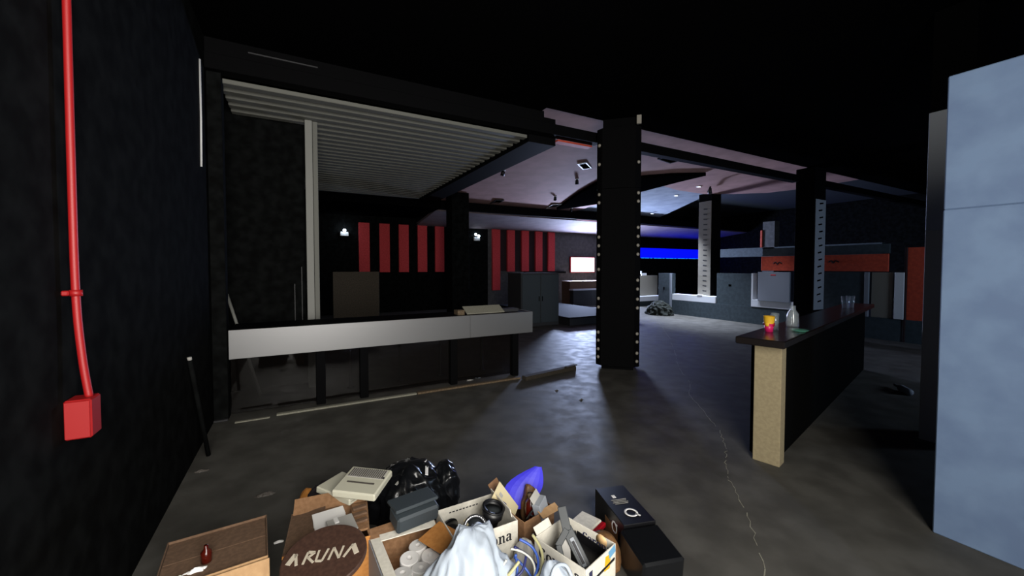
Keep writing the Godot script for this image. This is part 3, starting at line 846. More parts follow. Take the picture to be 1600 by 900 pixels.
func booths() -> void:
	downlight("downlight over the furthest white ledge near the blue panel", Vector3(13.0, slope(-11.7) - 0.0, -11.75), 22.0)
	downlight("downlight over the white ledge by the grey column", Vector3(11.3, slope(-9.2) + 0.06, -9.2), 44.0)
	downlight("downlight over the pale booth beside the dark column", Vector3(10.5, slope(-6.3), -6.3), 12.0)
	downlight("downlight over the lit strip of floor before the booths", Vector3(10.7, slope(-7.9), -7.9), 30.0)
	# low dark parapet facing the dance floor
	var w := setting("wall_booths")
	span(w, "parapet", M.teal, Vector3(11.75, 0, -10.3), Vector3(11.95, 0.5, -3.0), 0.0)
	var l1 := thing("white_ledge", "white ledge on the parapet by the grey column", "ledge", Vector3(11.8, 0.5, -8.85), 0.0, "white booth ledges")
	box(l1, "slab", M.ledge, Vector3(0.1, 0.11, 0), Vector3(0.30, 0.21, 1.66))
	box(l1, "chipped_corner", M.paper, Vector3(-0.02, 0.235, 0.25), Vector3(0.08, 0.03, 0.2))
	var l2 := thing("white_ledge", "white ledge below the pale booth panel", "ledge", Vector3(11.8, 0.5, -6.3), 0.0, "white booth ledges")
	box(l2, "slab", M.ledge, Vector3(0.05, 0.11, 0), Vector3(0.24, 0.21, 1.16))
	box(l2, "upstand", M.ledge, Vector3(0.05, 0.60, -0.56), Vector3(0.22, 0.76, 0.05))
	# booth fronts
	var b1 := thing("partition_board", "dark blue grey booth front between column and white frame", "panel", Vector3(11.78, 0.5, -7.47), 0.0, "booth fronts on the right")
	box(b1, "board", M.teal, Vector3(0.05, 0.485, 0), Vector3(0.08, 0.97, 1.08))
	box(b1, "handle_hole", M.black_matt, Vector3(0.008, 0.6, -0.1), Vector3(0.01, 0.06, 0.09))
	var b2 := thing("partition_board", "pale grey booth front beneath the orange sign board", "panel", Vector3(11.70, 0.70, -6.24), 0.0, "booth fronts on the right")
	box(b2, "board", M.pale_panel, Vector3(0.0, 0.41, 0), Vector3(0.06, 0.82, 0.84))
	box(b2, "mark", M.red_panel, Vector3(-0.032, 0.74, 0.0), Vector3(0.008, 0.03, 0.14))
	var b3 := thing("partition_board", "blue grey booth front right of the perforated column", "panel", Vector3(11.75, 0.5, -4.82), 0.0, "booth fronts on the right")
	box(b3, "board", M.teal, Vector3(0.05, 0.52, 0), Vector3(0.08, 1.04, 1.3))
	box(b3, "edge", M.pale_panel, Vector3(0.0, 0.52, 0.62), Vector3(0.06, 1.04, 0.08))
	var b4 := thing("partition_board", "beige grey booth front next to the narrow white strip", "panel", Vector3(11.75, 0.5, -3.94), 0.0, "booth fronts on the right")
	box(b4, "board", M.beige_panel, Vector3(0.06, 0.52, 0), Vector3(0.08, 1.04, 0.36))
	box(b4, "white_strip", M.ledge, Vector3(0.0, 0.52, 0.32), Vector3(0.08, 1.04, 0.16))
	var b5 := thing("red_door_panel", "tall dull red panel right of the narrow white strip", "panel", Vector3(11.75, 0.0, -3.3), 0.0)
	box(b5, "board", M.orange, Vector3(0.06, 1.05, 0), Vector3(0.08, 2.08, 0.42))
	box(b5, "frame", M.maroon, Vector3(0.03, 1.05, -0.23), Vector3(0.10, 2.1, 0.04))
	# orange sign board with dark scribbles
	var o := thing("orange_sign_board", "long orange sign board above the booth fronts", "sign", Vector3(11.70, 1.56, -5.2), 0.0)
	box(o, "board", M.orange, Vector3(0.02, 0.2, 0), Vector3(0.05, 0.40, 2.78))
	box(o, "top_board", M.teal, Vector3(0.08, 0.52, 0), Vector3(0.05, 0.22, 2.78))
	for k in [[-0.95, 0.2], [0.35, 0.22]]:
		var st := fresh()
		tube(st, curve_pts([Vector3(-0.01, k[1], k[0] - 0.1), Vector3(-0.01, k[1] + 0.04, k[0] - 0.04), Vector3(-0.01, k[1] - 0.02, k[0]), Vector3(-0.01, k[1] + 0.04, k[0] + 0.05), Vector3(-0.01, k[1], k[0] + 0.12)], 4), 0.014, 6)
		build(st, "scribble", M.ink, o)
	# frame behind: lintel and pillar
	var f := thing("portal_frame", "dim grey lintel and pillar frame above the booths", "frame", Vector3(0, 0, 0), 0.0)
	span(f, "lintel", M.teal, Vector3(14.9, 2.05, -10.4), Vector3(15.1, 2.38, -5.0))
	span(f, "pillar", M.far_wall, Vector3(14.9, 0, -8.36), Vector3(15.2, 3.3, -7.95))
	span(f, "orange_edge", M.orange, Vector3(14.86, 2.38, -8.42), Vector3(14.95, 3.0, -8.36))
	# far booth: panel and ledge under the blue light
	var fb := thing("far_booth", "beige panel with a bright white ledge below the blue light", "booth", Vector3(0, 0, 0), 0.0)
	span(fb, "panel", M.beige_panel, Vector3(12.6, 0.42, -12.56), Vector3(14.2, 1.30, -12.5))
	span(fb, "ledge", M.ledge, Vector3(12.6, 0.22, -12.5), Vector3(14.15, 0.42, -12.1))
	span(fb, "base", M.teal, Vector3(12.6, 0, -12.5), Vector3(14.15, 0.22, -12.15))
	var wc := thing("white_case", "small white case on top of the beige panel", "case", Vector3(13.3, 1.30, -12.53), 0.0)
	box(wc, "body", M.ledge, Vector3(0.08, 0.05, 0), Vector3(0.3, 0.10, 0.05))
	box(wc, "handle", M.ledge, Vector3(-0.08, 0.13, 0), Vector3(0.05, 0.12, 0.04))
	var pb := thing("booth_pillar", "blue grey boxed pillar left of the white ledge", "pillar", Vector3(11.85, 0, -10.0), 0.0)
	box(pb, "body", M.teal, Vector3(0.0, 0.72, 0), Vector3(0.3, 1.44, 0.5))
	box(pb, "edge", M.pale_panel, Vector3(-0.13, 0.72, 0.28), Vector3(0.06, 1.44, 0.06))
	box(pb, "switch", M.black, Vector3(-0.155, 0.9, 0.0), Vector3(0.012, 0.1, 0.06))
	# dark green bundle against the parapet
	var st2 := fresh()
	heap(st2, 0.36, 0.42, 0.45, 5, 0.35, 4.5, 2.0)
	var bu := build(st2, "dark_bundle", M.bush, self)
	bu.position = Vector3(11.2, 0, -9.75)
	tag(bu, "dark green bundle on the floor below the boxed pillar", "bundle")

func left_wall_things() -> void:
	# red conduit with call box
	var t := thing("red_conduit", "red pipe running down the black wall to a red box", "pipe", Vector3(-0.8, 0, -2.2), 0.0)
	var st := fresh()
	tube(st, curve_pts([Vector3(0.035, 3.98, 0.0), Vector3(0.035, 3.0, 0.0), Vector3(0.035, 2.1, 0.01), Vector3(0.035, 1.56, 0.01), Vector3(0.045, 1.3, 0.005), Vector3(0.06, 1.13, 0.0)], 8), 0.013, 12)
	build(st, "pipe", M.red_paint, t)
	var cbx := box(t, "call_box", M.red_paint, Vector3(0.04, 1.055, 0.0), Vector3(0.08, 0.155, 0.09), Vector3.ZERO, 0.006)
	box(cbx, "box_lid", M.red_paint, Vector3(0, 0, 0.047), Vector3(0.072, 0.145, 0.005))
	st = fresh()
	lathe(st, [Vector2(0.010, -0.012), Vector2(0.019, -0.012), Vector2(0.019, 0.012), Vector2(0.010, 0.012)], 14)
	build(st, "coupling", M.red_paint, t).position = Vector3(0.036, 1.55, 0.01)
	box(t, "clip", M.red_paint, Vector3(0.012, 1.55, 0.01), Vector3(0.022, 0.02, 0.05))
	# thin white conduit on the wall before the post
	st = fresh()
	tube(st, [Vector3(-0.79, 3.66, -4.86), Vector3(-0.79, 3.1, -4.85), Vector3(-0.79, 2.62, -4.81)], 0.009, 8)
	var c := build(st, "white_conduit", M.white, self)
	tag(c, "thin white conduit running down the black wall beside the post", "conduit")
	# leaning dark pole
	var p := thing("leaning_pole", "dark pole with pale tip leaning on the left wall", "pole", Vector3(-0.7, 0, -4.27), 0.0)
	st = fresh()
	tube(st, [Vector3(0, 0.01, 0), Vector3(-0.07, 0.90, 0.22)], 0.017, 10)
	build(st, "shaft", M.black_wall, p)
	st = fresh()
	tube(st, [Vector3(-0.0704, 0.902, 0.221), Vector3(-0.072, 0.925, 0.226)], 0.016, 10)
	build(st, "tip", M.paper_grey, p)

# open carton standing at a place, floor at y = 0; wm: wall material by side (front, back, left, right)
func carton(called: String, label: String, at: Vector3, turn: float, w: float, d: float, h: float, wm: Array, inner: Material) -> Node3D:
	var t := thing(called, label, "box", at, turn)
	var k := 0.006
	box(t, "bottom", inner, Vector3(0, k / 2.0, 0), Vector3(w - 2.0 * k, k, d - 2.0 * k), Vector3.ZERO, 0.001)
	box(t, "wall", wm[0], Vector3(0, h / 2.0, d / 2.0 - k / 2.0), Vector3(w, h, k), Vector3.ZERO, 0.001)
	box(t, "wall", wm[1], Vector3(0, h / 2.0, -d / 2.0 + k / 2.0), Vector3(w, h, k), Vector3.ZERO, 0.001)
	box(t, "wall", wm[2], Vector3(-w / 2.0 + k / 2.0, h / 2.0, 0), Vector3(k, h, d - 2.0 * k - 0.001), Vector3.ZERO, 0.001)
	box(t, "wall", wm[3], Vector3(w / 2.0 - k / 2.0, h / 2.0, 0), Vector3(k, h, d - 2.0 * k - 0.001), Vector3.ZERO, 0.001)
	return t

func junk() -> void:
	# 1 large brown carton at the left
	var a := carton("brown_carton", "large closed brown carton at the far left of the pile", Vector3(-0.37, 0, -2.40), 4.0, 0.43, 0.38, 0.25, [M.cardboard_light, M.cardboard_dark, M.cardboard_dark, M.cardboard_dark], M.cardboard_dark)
	box(a, "top_flap", M.cardboard_dark, Vector3(0, 0.238, -0.093), Vector3(0.415, 0.005, 0.180), Vector3(-1, 0, 0), 0.001)
	box(a, "top_flap", M.cardboard_dark, Vector3(0, 0.238, 0.093), Vector3(0.415, 0.005, 0.180), Vector3(1, 0, 0), 0.001)
	box(a, "flap", M.cardboard_light, Vector3(0.01, 0.19, 0.225), Vector3(0.42, 0.006, 0.12), Vector3(70, 0, 0), 0.001)
	var ab := thing("amber_bottle", "small amber bottle on top of the large brown carton", "bottle", Vector3(-0.40, 0.243, -2.33), 0.0)
	var st := fresh()
	lathe(st, [Vector2(0, 0), Vector2(0.022, 0), Vector2(0.022, 0.05), Vector2(0.009, 0.065), Vector2(0.009, 0.08), Vector2(0, 0.08)], 14)
	build(st, "body", M.amber, ab)
	scrap("white scrap beside the amber bottle on the carton", Vector3(-0.43, 0.243, -2.28), 0.035, M.paper)
	scrap("white scrap nearest the front edge of the brown carton", Vector3(-0.49, 0.243, -2.27), 0.015, M.paper)

	# 2 brown carton with papers
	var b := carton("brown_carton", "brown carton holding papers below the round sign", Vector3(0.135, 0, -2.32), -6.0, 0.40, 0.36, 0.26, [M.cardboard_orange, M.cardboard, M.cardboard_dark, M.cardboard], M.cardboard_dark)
	box(b, "flap", M.cardboard_dark, Vector3(-0.11, 0.265, 0.0), Vector3(0.17, 0.005, 0.33), Vector3(0, 0, 6), 0.001)
	box(b, "flap", M.cardboard, Vector3(0.0, 0.285, -0.20), Vector3(0.38, 0.005, 0.10), Vector3(25, 0, 0), 0.001)
	for k in 3:
		box(b, "divider_slot", M.cardboard_dark, Vector3(0.155, 0.268, -0.09 + k * 0.065), Vector3(0.075, 0.012, 0.03), Vector3(0, 10, 0), 0.002)
	box(b, "divider", M.cardboard, Vector3(0.155, 0.255, -0.02), Vector3(0.085, 0.012, 0.26), Vector3.ZERO, 0.002)
	var pp := thing("paper_stack", "white papers standing in the carton behind the round sign", "papers", Vector3(0.13, 0.20, -2.30), -2.0)
	for k in 5:
		box(pp, "sheet", M.paper, Vector3(0.0 + 0.003 * k, 0.045 + k * 0.008, 0.0), Vector3(0.16, 0.004, 0.24), Vector3(4, 3.0 * k - 6.0, 0), 0.001)
	var gc := thing("grey_card", "grey folded card lying on the white papers", "card", Vector3(0.19, 0.288, -2.22), 8.0)
	box(gc, "leaf", M.paper_grey, Vector3(0, 0.012, 0), Vector3(0.13, 0.006, 0.13), Vector3(5, 0, -2), 0.001)
	box(gc, "clip", M.paper, Vector3(-0.02, 0.022, -0.04), Vector3(0.022, 0.008, 0.05))
	# 3 round sign
	var sg := thing("round_wooden_sign", "dark brown oval sign with pale angular lettering", "sign", Vector3(0.095, 0.315, -1.985), 0.0)
	sg.rotation_degrees = Vector3(12, -15, 2)
	st = fresh()
	lathe(st, [Vector2(0, -0.012), Vector2(0.178, -0.012), Vector2(0.183, -0.008), Vector2(0.183, 0.008), Vector2(0.178, 0.012), Vector2(0, 0.012)], 56, Transform3D(), false)
	build(st, "disc", M.brown_sign, sg).scale = Vector3(1.0, 1.0, 0.93)
	aruna(sg)
	# 4 white electrical units
	var u0 := thing("white_unit", "plain white casing half under the grilled unit", "appliance", Vector3(0.245, 0.275, -2.60), 38.0)
	box(u0, "casing", M.ivory, Vector3(0, 0.02, 0), Vector3(0.20, 0.04, 0.27), Vector3(4, 0, 0), 0.006)
	box(u0, "seam", M.ivory_dark, Vector3(0, 0.012, 0.132), Vector3(0.18, 0.004, 0.006), Vector3.ZERO, 0.001)
	var u := thing("white_unit", "white casing with a slotted grille and dark slot", "appliance", Vector3(0.335, 0.33, -2.50), 38.0)
	u.rotation_degrees = Vector3(6, -36, -2)
	box(u, "casing", M.ivory, Vector3(0, 0.02, 0), Vector3(0.265, 0.045, 0.24), Vector3.ZERO, 0.008)
	box(u, "slot", M.ivory_dark, Vector3(0.0, 0.0435, 0.03), Vector3(0.17, 0.004, 0.012), Vector3.ZERO, 0.001)
	var gp := box(u, "grille_plate", M.paper_grey, Vector3(0.0, 0.0425, -0.06), Vector3(0.225, 0.004, 0.085), Vector3.ZERO, 0.001)
	for k in 17:
		box(gp, "grille_bar", M.ivory_dark, Vector3(-0.104 + k * 0.013, 0.0035, 0.0), Vector3(0.005, 0.005, 0.078), Vector3.ZERO, 0.001)
	box(u, "button", M.ink, Vector3(0.115, 0.0445, -0.03), Vector3(0.012, 0.006, 0.012), Vector3.ZERO, 0.001)
	# 5 rags behind the carton
	rag("dark crumpled rag heap left of the white casings", Vector3(0.15, 0, -2.90), 0.13, 0.10, 0.20, 31, M.rag_dark)
	rag("dark teal rag in front of the dark rag heap", Vector3(0.08, 0, -2.76), 0.07, 0.06, 0.16, 32, M.rag_teal)
	rag("mustard orange rag at the left of the heap", Vector3(0.04, 0, -2.94), 0.06, 0.06, 0.17, 33, M.rag_orange)
	rag("small white rag below the teal one", Vector3(0.01, 0, -2.70), 0.04, 0.035, 0.10, 34, M.paper)
	# 6 black bin bag
	st = fresh()
	heap(st, 0.25, 0.22, 0.30, 41, 0.22, 5.0, 2.4)
	var bb := thing("black_bin_bag", "glossy black bin bag behind the charcoal case", "bag", Vector3(0.66, 0, -2.68), 12.0)
	build(st, "bag", M.bin_bag, bb)
	box(bb, "white_strip", M.paper_grey, Vector3(-0.09, 0.262, 0.06), Vector3(0.13, 0.004, 0.016), Vector3(14, 36, 6), 0.001)
	box(bb, "white_strip", M.paper, Vector3(0.075, 0.285, 0.10), Vector3(0.13, 0.004, 0.02), Vector3(18, 62, 4), 0.001)
	box(bb, "white_strip", M.paper, Vector3(0.10, 0.298, 0.02), Vector3(0.06, 0.004, 0.018), Vector3(4, 40, 0), 0.001)
	st = fresh()
	heap(st, 0.09, 0.11, 0.26, 43, 0.2, 7.0, 2.6)
	build(st, "bunched_neck", M.bin_bag, bb).position = Vector3(0.24, 0, 0.06)
	# 7 charcoal case
	var cs := thing("charcoal_case", "charcoal soft case resting on the paper roll carton", "case", Vector3(0.545, 0.27, -2.13), 4.0)
	cs.rotation_degrees = Vector3(10, 8, 0)
	box(cs, "body", M.charcoal, Vector3(0, 0.045, 0.0), Vector3(0.235, 0.09, 0.13), Vector3.ZERO, 0.012)
	box(cs, "lid", M.charcoal, Vector3(0, 0.10, -0.03), Vector3(0.24, 0.018, 0.14), Vector3(-12, 0, 0), 0.006)
	# 8 carton of paper rolls
	var c := carton("paper_roll_carton", "white edged carton holding paper rolls", Vector3(0.49, 0, -1.96), 3.0, 0.35, 0.40, 0.24, [M.carton_white, M.cardboard, M.carton_grey, M.cardboard], M.cardboard)
	box(c, "flap", M.carton_white, Vector3(-0.145, 0.247, 0.0), Vector3(0.05, 0.005, 0.39), Vector3(0, 0, -3), 0.001)
	box(c, "flap", M.carton_white, Vector3(0.02, 0.249, -0.125), Vector3(0.29, 0.005, 0.05), Vector3(4, -6, 0), 0.001)
	box(c, "flap", M.cardboard, Vector3(-0.03, 0.252, -0.19), Vector3(0.28, 0.005, 0.08), Vector3(6, 0, 0), 0.001)
	box(c, "flap", M.cardboard_orange, Vector3(0.15, 0.252, 0.03), Vector3(0.15, 0.005, 0.20), Vector3(0, 22, 8), 0.001)
	var spots := [[0.415, -1.86, 0.10], [0.475, -1.96, 0.10], [0.545, -2.02, 0.10], [0.50, -1.85, 0.10], [0.575, -1.93, 0.10], [0.44, -1.80, 0.03]]
	var rl := ["paper roll at the left of the carton", "paper roll in the middle of the carton", "paper roll at the back of the carton by the case", "paper roll in the carton nearest the white bag", "paper roll half under the orange flap", "paper roll low in the front left of the carton"]
	st = fresh()
	lathe(st, [Vector2(0.014, 0.0), Vector2(0.044, 0.0), Vector2(0.047, 0.003), Vector2(0.047, 0.097), Vector2(0.044, 0.1), Vector2(0.014, 0.1), Vector2(0.014, 0.0)], 26, Transform3D(), false)
	st.generate_normals()
	var roll_mesh := st.commit()
	st = fresh()
	lathe(st, [Vector2(0, 0.004), Vector2(0.0138, 0.004), Vector2(0.0138, 0.07), Vector2(0, 0.07)], 16, Transform3D(), false)
	st.generate_normals()
	var core_mesh := st.commit()
	for i in spots.size():
		var r := thing("paper_roll", rl[i], "roll", Vector3(spots[i][0], spots[i][2], spots[i][1]), 0.0, "paper rolls in the carton")
		r.rotation_degrees = Vector3(6.0 * ((i * 5) % 3 - 1), 0, 5.0 * (i % 3 - 1))
		for q in 2:
			var o := MeshInstance3D.new()
			o.mesh = roll_mesh if q == 0 else core_mesh
			o.material_override = M.paper if q == 0 else M.ink
			put(o, "paper" if q == 0 else "core", r)
	# lower layer that carries the rolls
	box(c, "inner_tray", M.cardboard, Vector3(0.0, 0.085, 0.0), Vector3(0.33, 0.01, 0.37), Vector3.ZERO, 0.002)

	# 9 white drinks carton at the back with lamps in it
	var d := carton("white_drinks_carton", "white printed carton holding black stage lamps", Vector3(0.86, 0, -2.0), 1.0, 0.36, 0.30, 0.27, [M.carton_white, M.carton_white, M.carton_white, M.carton_white], M.cardboard)
	lettering(d, "printed_name", "Corona", M.ink, 0.075, Vector3(0.02, 0.20, 0.1505), Vector3.ZERO, ["Droid Serif"], 0.9)
	for k in 9:
		box(d, "small_print", M.ink, Vector3(-0.10 + k * 0.021, 0.238, -0.1435), Vector3(0.013 + 0.003 * (k % 2), 0.007, 0.0008), Vector3.ZERO, 0.0002)
	box(d, "flap", M.carton_white, Vector3(0.165, 0.285, -0.02), Vector3(0.005, 0.05, 0.24), Vector3(0, 0, 14), 0.001)
	stage_lamp("black stage lamp standing upright in the white carton", Vector3(0.945, 0.20, -2.0), Vector3(10, 0, -8))
	stage_lamp("black stage lamp with its glass turned to the viewer", Vector3(0.835, 0.21, -1.975), Vector3(52, -18, 0))
	stage_lamp("black stage lamp lying low at the left of the carton", Vector3(0.75, 0.13, -2.03), Vector3(-70, 10, 0))
	var tg := thing("yellow_tag", "small pale yellow tag on the lamps in the carton", "tag", Vector3(0.775, 0.29, -1.94), 0.0)
	tg.rotation_degrees = Vector3(-35, 20, 0)
	box(tg, "card", M.cream, Vector3(0, 0, 0), Vector3(0.02, 0.034, 0.002), Vector3.ZERO, 0.0005)
	box(tg, "print", M.ink, Vector3(0, 0, 0.0015), Vector3(0.007, 0.014, 0.001), Vector3.ZERO, 0.0002)

	# 10 brown carton with the blue cloth
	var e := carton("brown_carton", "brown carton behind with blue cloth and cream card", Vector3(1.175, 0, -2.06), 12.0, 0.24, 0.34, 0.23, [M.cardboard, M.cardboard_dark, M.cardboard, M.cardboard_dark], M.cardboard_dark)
	box(e, "flap", M.cardboard, Vector3(-0.06, 0.26, -0.16), Vector3(0.10, 0.005, 0.10), Vector3(55, 20, 0), 0.001)
	box(e, "flap", M.cardboard_light, Vector3(0.06, 0.235, 0.185), Vector3(0.14, 0.005, 0.05), Vector3(25, 0, 0), 0.001)
	var cc := thing("cream_card", "cream printed card standing in the brown carton", "card", Vector3(1.10, 0.17, -2.04), 12.0)
	cc.rotation_degrees = Vector3(-30, 30, 0)
	box(cc, "leaf", M.cream, Vector3(0, 0.08, 0), Vector3(0.13, 0.20, 0.004), Vector3(0, 0, 20), 0.001)
	box(cc, "stamp", M.paper_grey, Vector3(-0.01, 0.13, 0.003), Vector3(0.022, 0.03, 0.001), Vector3(0, 0, 20), 0.0003)
	box(cc, "stamp", M.cable_navy, Vector3(-0.01, 0.08, 0.003), Vector3(0.012, 0.03, 0.001), Vector3(0, 0, 35), 0.0003)
	var bl := fresh()
	var grid: Array = []
	for i in 9:
		var row: Array = []
		var tt := i / 8.0
		for k in 7:
			var s := k / 6.0 - 0.5
			var wd := 0.10 * sin(PI * (0.12 + 0.86 * tt)) + 0.015
			row.append(Vector3(0.04 * tt + s * 2.0 * wd + 0.08 * tt * tt, tt * 0.24, -0.07 * tt * tt - 0.5 * s * s * wd * 2.0))
		grid.append(row)
	sheet(bl, grid, 0.006)
	var bc := build(bl, "blue_cloth", M.blue_cloth, self)
	bc.position = Vector3(1.17, 0.16, -2.10)
	bc.rotation_degrees = Vector3(-12, -25, -8)
	tag(bc, "bright blue curved cloth rising from the brown carton", "cloth")
	var br := thing("amber_bottle", "amber bottle with a tan cap beside the blue cloth", "bottle", Vector3(1.20, 0.16, -1.98), 0.0)
	st = fresh()
	lathe(st, [Vector2(0, 0), Vector2(0.03, 0), Vector2(0.034, 0.04), Vector2(0.03, 0.10), Vector2(0.015, 0.12), Vector2(0.015, 0.14), Vector2(0, 0.14)], 18)
	build(st, "body", M.amber, br)
	st = fresh()
	lathe(st, [Vector2(0.016, 0.13), Vector2(0.018, 0.15), Vector2(0, 0.152)], 14)
	build(st, "cap", M.wood, br)
	st = fresh()
	tube(st, curve_pts([Vector3(-0.05, 0.03, 0.04), Vector3(0.0, 0.09, 0.05), Vector3(0.04, 0.06, 0.05), Vector3(0.01, 0.03, 0.06), Vector3(-0.03, 0.06, 0.05)], 6), 0.006, 6)
	build(st, "wire", M.plastic_black, br)
	rag("brown fuzzy rag behind the amber bottle", Vector3(1.255, 0.10, -2.08), 0.055, 0.05, 0.20, 51, M.brown_bag)
	var gb := thing("grey_card_box", "small grey card box at the right of brown carton", "box", Vector3(1.265, 0.15, -1.93), 25.0)
	gb.rotation_degrees = Vector3(-8, 30, 14)
	box(gb, "body", M.carton_grey, Vector3(0, 0.07, 0), Vector3(0.09, 0.15, 0.05), Vector3.ZERO, 0.002)
	box(gb, "flap", M.paper_grey, Vector3(0.0, 0.165, -0.02), Vector3(0.085, 0.045, 0.003), Vector3(-20, 0, 0), 0.001)

	# 11 white drinks carton in front
	var f := carton("white_drinks_carton", "white printed carton with a black tray and grey stand", Vector3(1.235, 0, -1.60), 16.0, 0.26, 0.32, 0.25, [M.carton_white, M.carton_white, M.carton_white, M.carton_white], M.cardboard)
	lettering(f, "printed_name", "Corona", M.ink, 0.08, Vector3(-0.1305, 0.19, 0.0), Vector3(0, -90, 0), ["Droid Serif"], 0.9)
	lettering(f, "printed_name", "Corona", M.ink_blue, 0.055, Vector3(0.1235, 0.20, 0.05), Vector3(0, -90, 0), ["Droid Serif"], 0.9)
	st = fresh()
	lathe(st, [Vector2(0, 0.001), Vector2(0.033, 0.001), Vector2(0.033, 0), Vector2(0, 0)], 28)
	var pc := build(st, "printed_sun", M.print_peach, f)
	pc.position = Vector3(0.1238, 0.225, 0.08)
	pc.rotation_degrees.z = 90
	box(f, "barcode", M.ink_blue, Vector3(-0.09, 0.20, 0.1605), Vector3(0.028, 0.05, 0.001), Vector3.ZERO, 0.0003)
	box(f, "printed_panel", M.print_yellow, Vector3(0.055, 0.19, 0.1605), Vector3(0.05, 0.07, 0.001), Vector3(0, 0, -8), 0.0003)
	box(f, "printed_panel", M.print_blue, Vector3(0.095, 0.225, 0.1606), Vector3(0.06, 0.04, 0.001), Vector3(0, 0, 12), 0.0003)
	box(f, "flap", M.carton_white, Vector3(-0.05, 0.26, -0.172), Vector3(0.12, 0.005, 0.05), Vector3(50, 0, 0), 0.001)
	var ty := thing("black_tray", "black plastic tray lying inside the front white carton", "tray", Vector3(1.275, 0.145, -1.575), 16.0)
	ty.rotation_degrees = Vector3(5, 16, 3)
	box(ty, "base", M.plastic_black, Vector3(0, 0, 0), Vector3(0.18, 0.012, 0.23), Vector3.ZERO, 0.003)
	for s in [-1.0, 1.0]:
		box(ty, "rim", M.plastic_black, Vector3(s * 0.092, 0.022, 0), Vector3(0.01, 0.05, 0.23), Vector3(0, 0, -12.0 * s), 0.003)
		box(ty, "rim", M.plastic_black, Vector3(0, 0.022, s * 0.116), Vector3(0.18, 0.05, 0.01), Vector3(12.0 * s, 0, 0), 0.003)
	var fs := thing("grey_stand", "dark grey folding stand leaning out of front white carton", "stand", Vector3(1.205, 0.205, -1.565), 0.0)
	fs.rotation_degrees = Vector3(-36, -36.6, 0)
	bar2(fs, "arm", M.plastic_grey, Vector2(-18, 58), Vector2(-10, 28), 13.0, 0.018, 0.0)
	bar2(fs, "arm", M.plastic_grey, Vector2(-11, 32), Vector2(17, -14), 15.0, 0.018, -0.004)
	bar2(fs, "arm", M.plastic_grey, Vector2(-10, 30), Vector2(-23, 8), 9.0, 0.014, 0.004)
	bar2(fs, "arm", M.plastic_grey, Vector2(-22, 10), Vector2(-11, -22), 8.0, 0.014, 0.006)
	bar2(fs, "plate", M.paper_grey, Vector2(-12, 22), Vector2(-10, -12), 12.0, 0.006, -0.012)
	bar2(fs, "slot_frame", M.carton_grey, Vector2(-4, 20), Vector2(15, -12), 6.0, 0.004, 0.009)
	bar2(fs, "slot", M.ink, Vector2(-2, 16), Vector2(13, -9), 4.0, 0.004, 0.011)
	bar2(fs, "foot", M.plastic_grey, Vector2(-10, -20), Vector2(18, -20), 16.0, 0.02, 0.0)

	# 12 white plastic bag in front
	st = fresh()
	heap(st, 0.31, 0.145, 0.42, 61, 0.30, 4.6, 1.75, Vector2(0.17, -0.12))
	var wb := thing("white_plastic_bag", "large crumpled white plastic bag in front of the cartons", "bag", Vector3(0.56, 0, -1.565), 8.0)
	build(st, "bag", M.white_bag, wb)
	st = fresh()
	heap(st, 0.11, 0.09, 0.30, 62, 0.22, 6.0, 2.0)
	var wb2 := thing("white_plastic_bag", "smaller white plastic bag left of the front white carton", "bag", Vector3(1.02, 0, -1.47), 0.0)
	build(st, "bag", M.white_bag, wb2)
	st = fresh()
	tube(st, curve_pts([Vector3(-0.06, 0.24, 0.05), Vector3(-0.02, 0.30, 0.03), Vector3(0.04, 0.29, 0.03), Vector3(0.06, 0.24, 0.06)], 6), 0.008, 8)
	build(st, "handle", M.white_bag, wb2)
	st = fresh()
	heap(st, 0.09, 0.085, 0.19, 63, 0.4, 9.0, 1.8)
	var gbag := thing("clear_plastic_bag", "greyish clear plastic bag between the two white cartons", "bag", Vector3(1.045, 0, -1.77), 0.0)
	build(st, "bag", M.paper_grey, gbag)
	# 13 cables
	var cols := [M.cable_blue, M.cable_navy, M.cable_cream, M.cable_white, M.cable_blue, M.cable_navy, M.cable_white, M.cable_blue, M.cable_cream]
	var cl := ["blue", "navy", "cream", "white", "bright blue", "dark navy", "thin white", "light blue", "pale cream"]
	for i in cols.size():
		var ctrl: Array = []
		var o := Vector3(0.93 + 0.012 * i, 0.0, -1.60)
		for k in 7:
			var a0 := k * 0.9 + i * 0.7
			ctrl.append(o + Vector3(cos(a0) * (0.035 + 0.012 * (i % 4)) - 0.06 + 0.03 * sin(i * 1.7), 0.26 - 0.03 * k + 0.012 * i * 0.5 + rng.randf_range(-0.01, 0.01), sin(a0) * (0.03 + 0.01 * (i % 3)) - 0.03 + 0.018 * k))
		st = fresh()
		tube(st, curve_pts(ctrl, 6), 0.0055 + 0.001 * (i % 3), 6)
		var cb := build(st, "cable", cols[i], self)
		tag(cb, cl[i] + " cable in the tangle between bag and white carton", "cable", "tangled cables")
	# 14 long black printed carton
	var q := thing("black_carton", "long black printed carton lying at the right of the pile", "box", Vector3(1.70, 0, -1.65), -16.0)
	box(q, "body", M.carton_black, Vector3(0, 0.105, -0.12), Vector3(0.20, 0.21, 0.38), Vector3.ZERO, 0.003)
	box(q, "plain_end", M.bin_bag, Vector3(-0.012, 0.095, 0.195), Vector3(0.235, 0.19, 0.25), Vector3(5, 0, 0), 0.012)
	box(q, "end_flap", M.cardboard_light, Vector3(-0.075, 0.115, -0.314), Vector3(0.05, 0.17, 0.005), Vector3(0, 25, 0), 0.001)
	box(q, "side_patch", M.brown_bag, Vector3(-0.1015, 0.07, -0.08), Vector3(0.002, 0.12, 0.16), Vector3.ZERO, 0.0005)
	ring(q, Vector3(0.0, 0.2105, -0.03), Vector3.ZERO, 0.040)
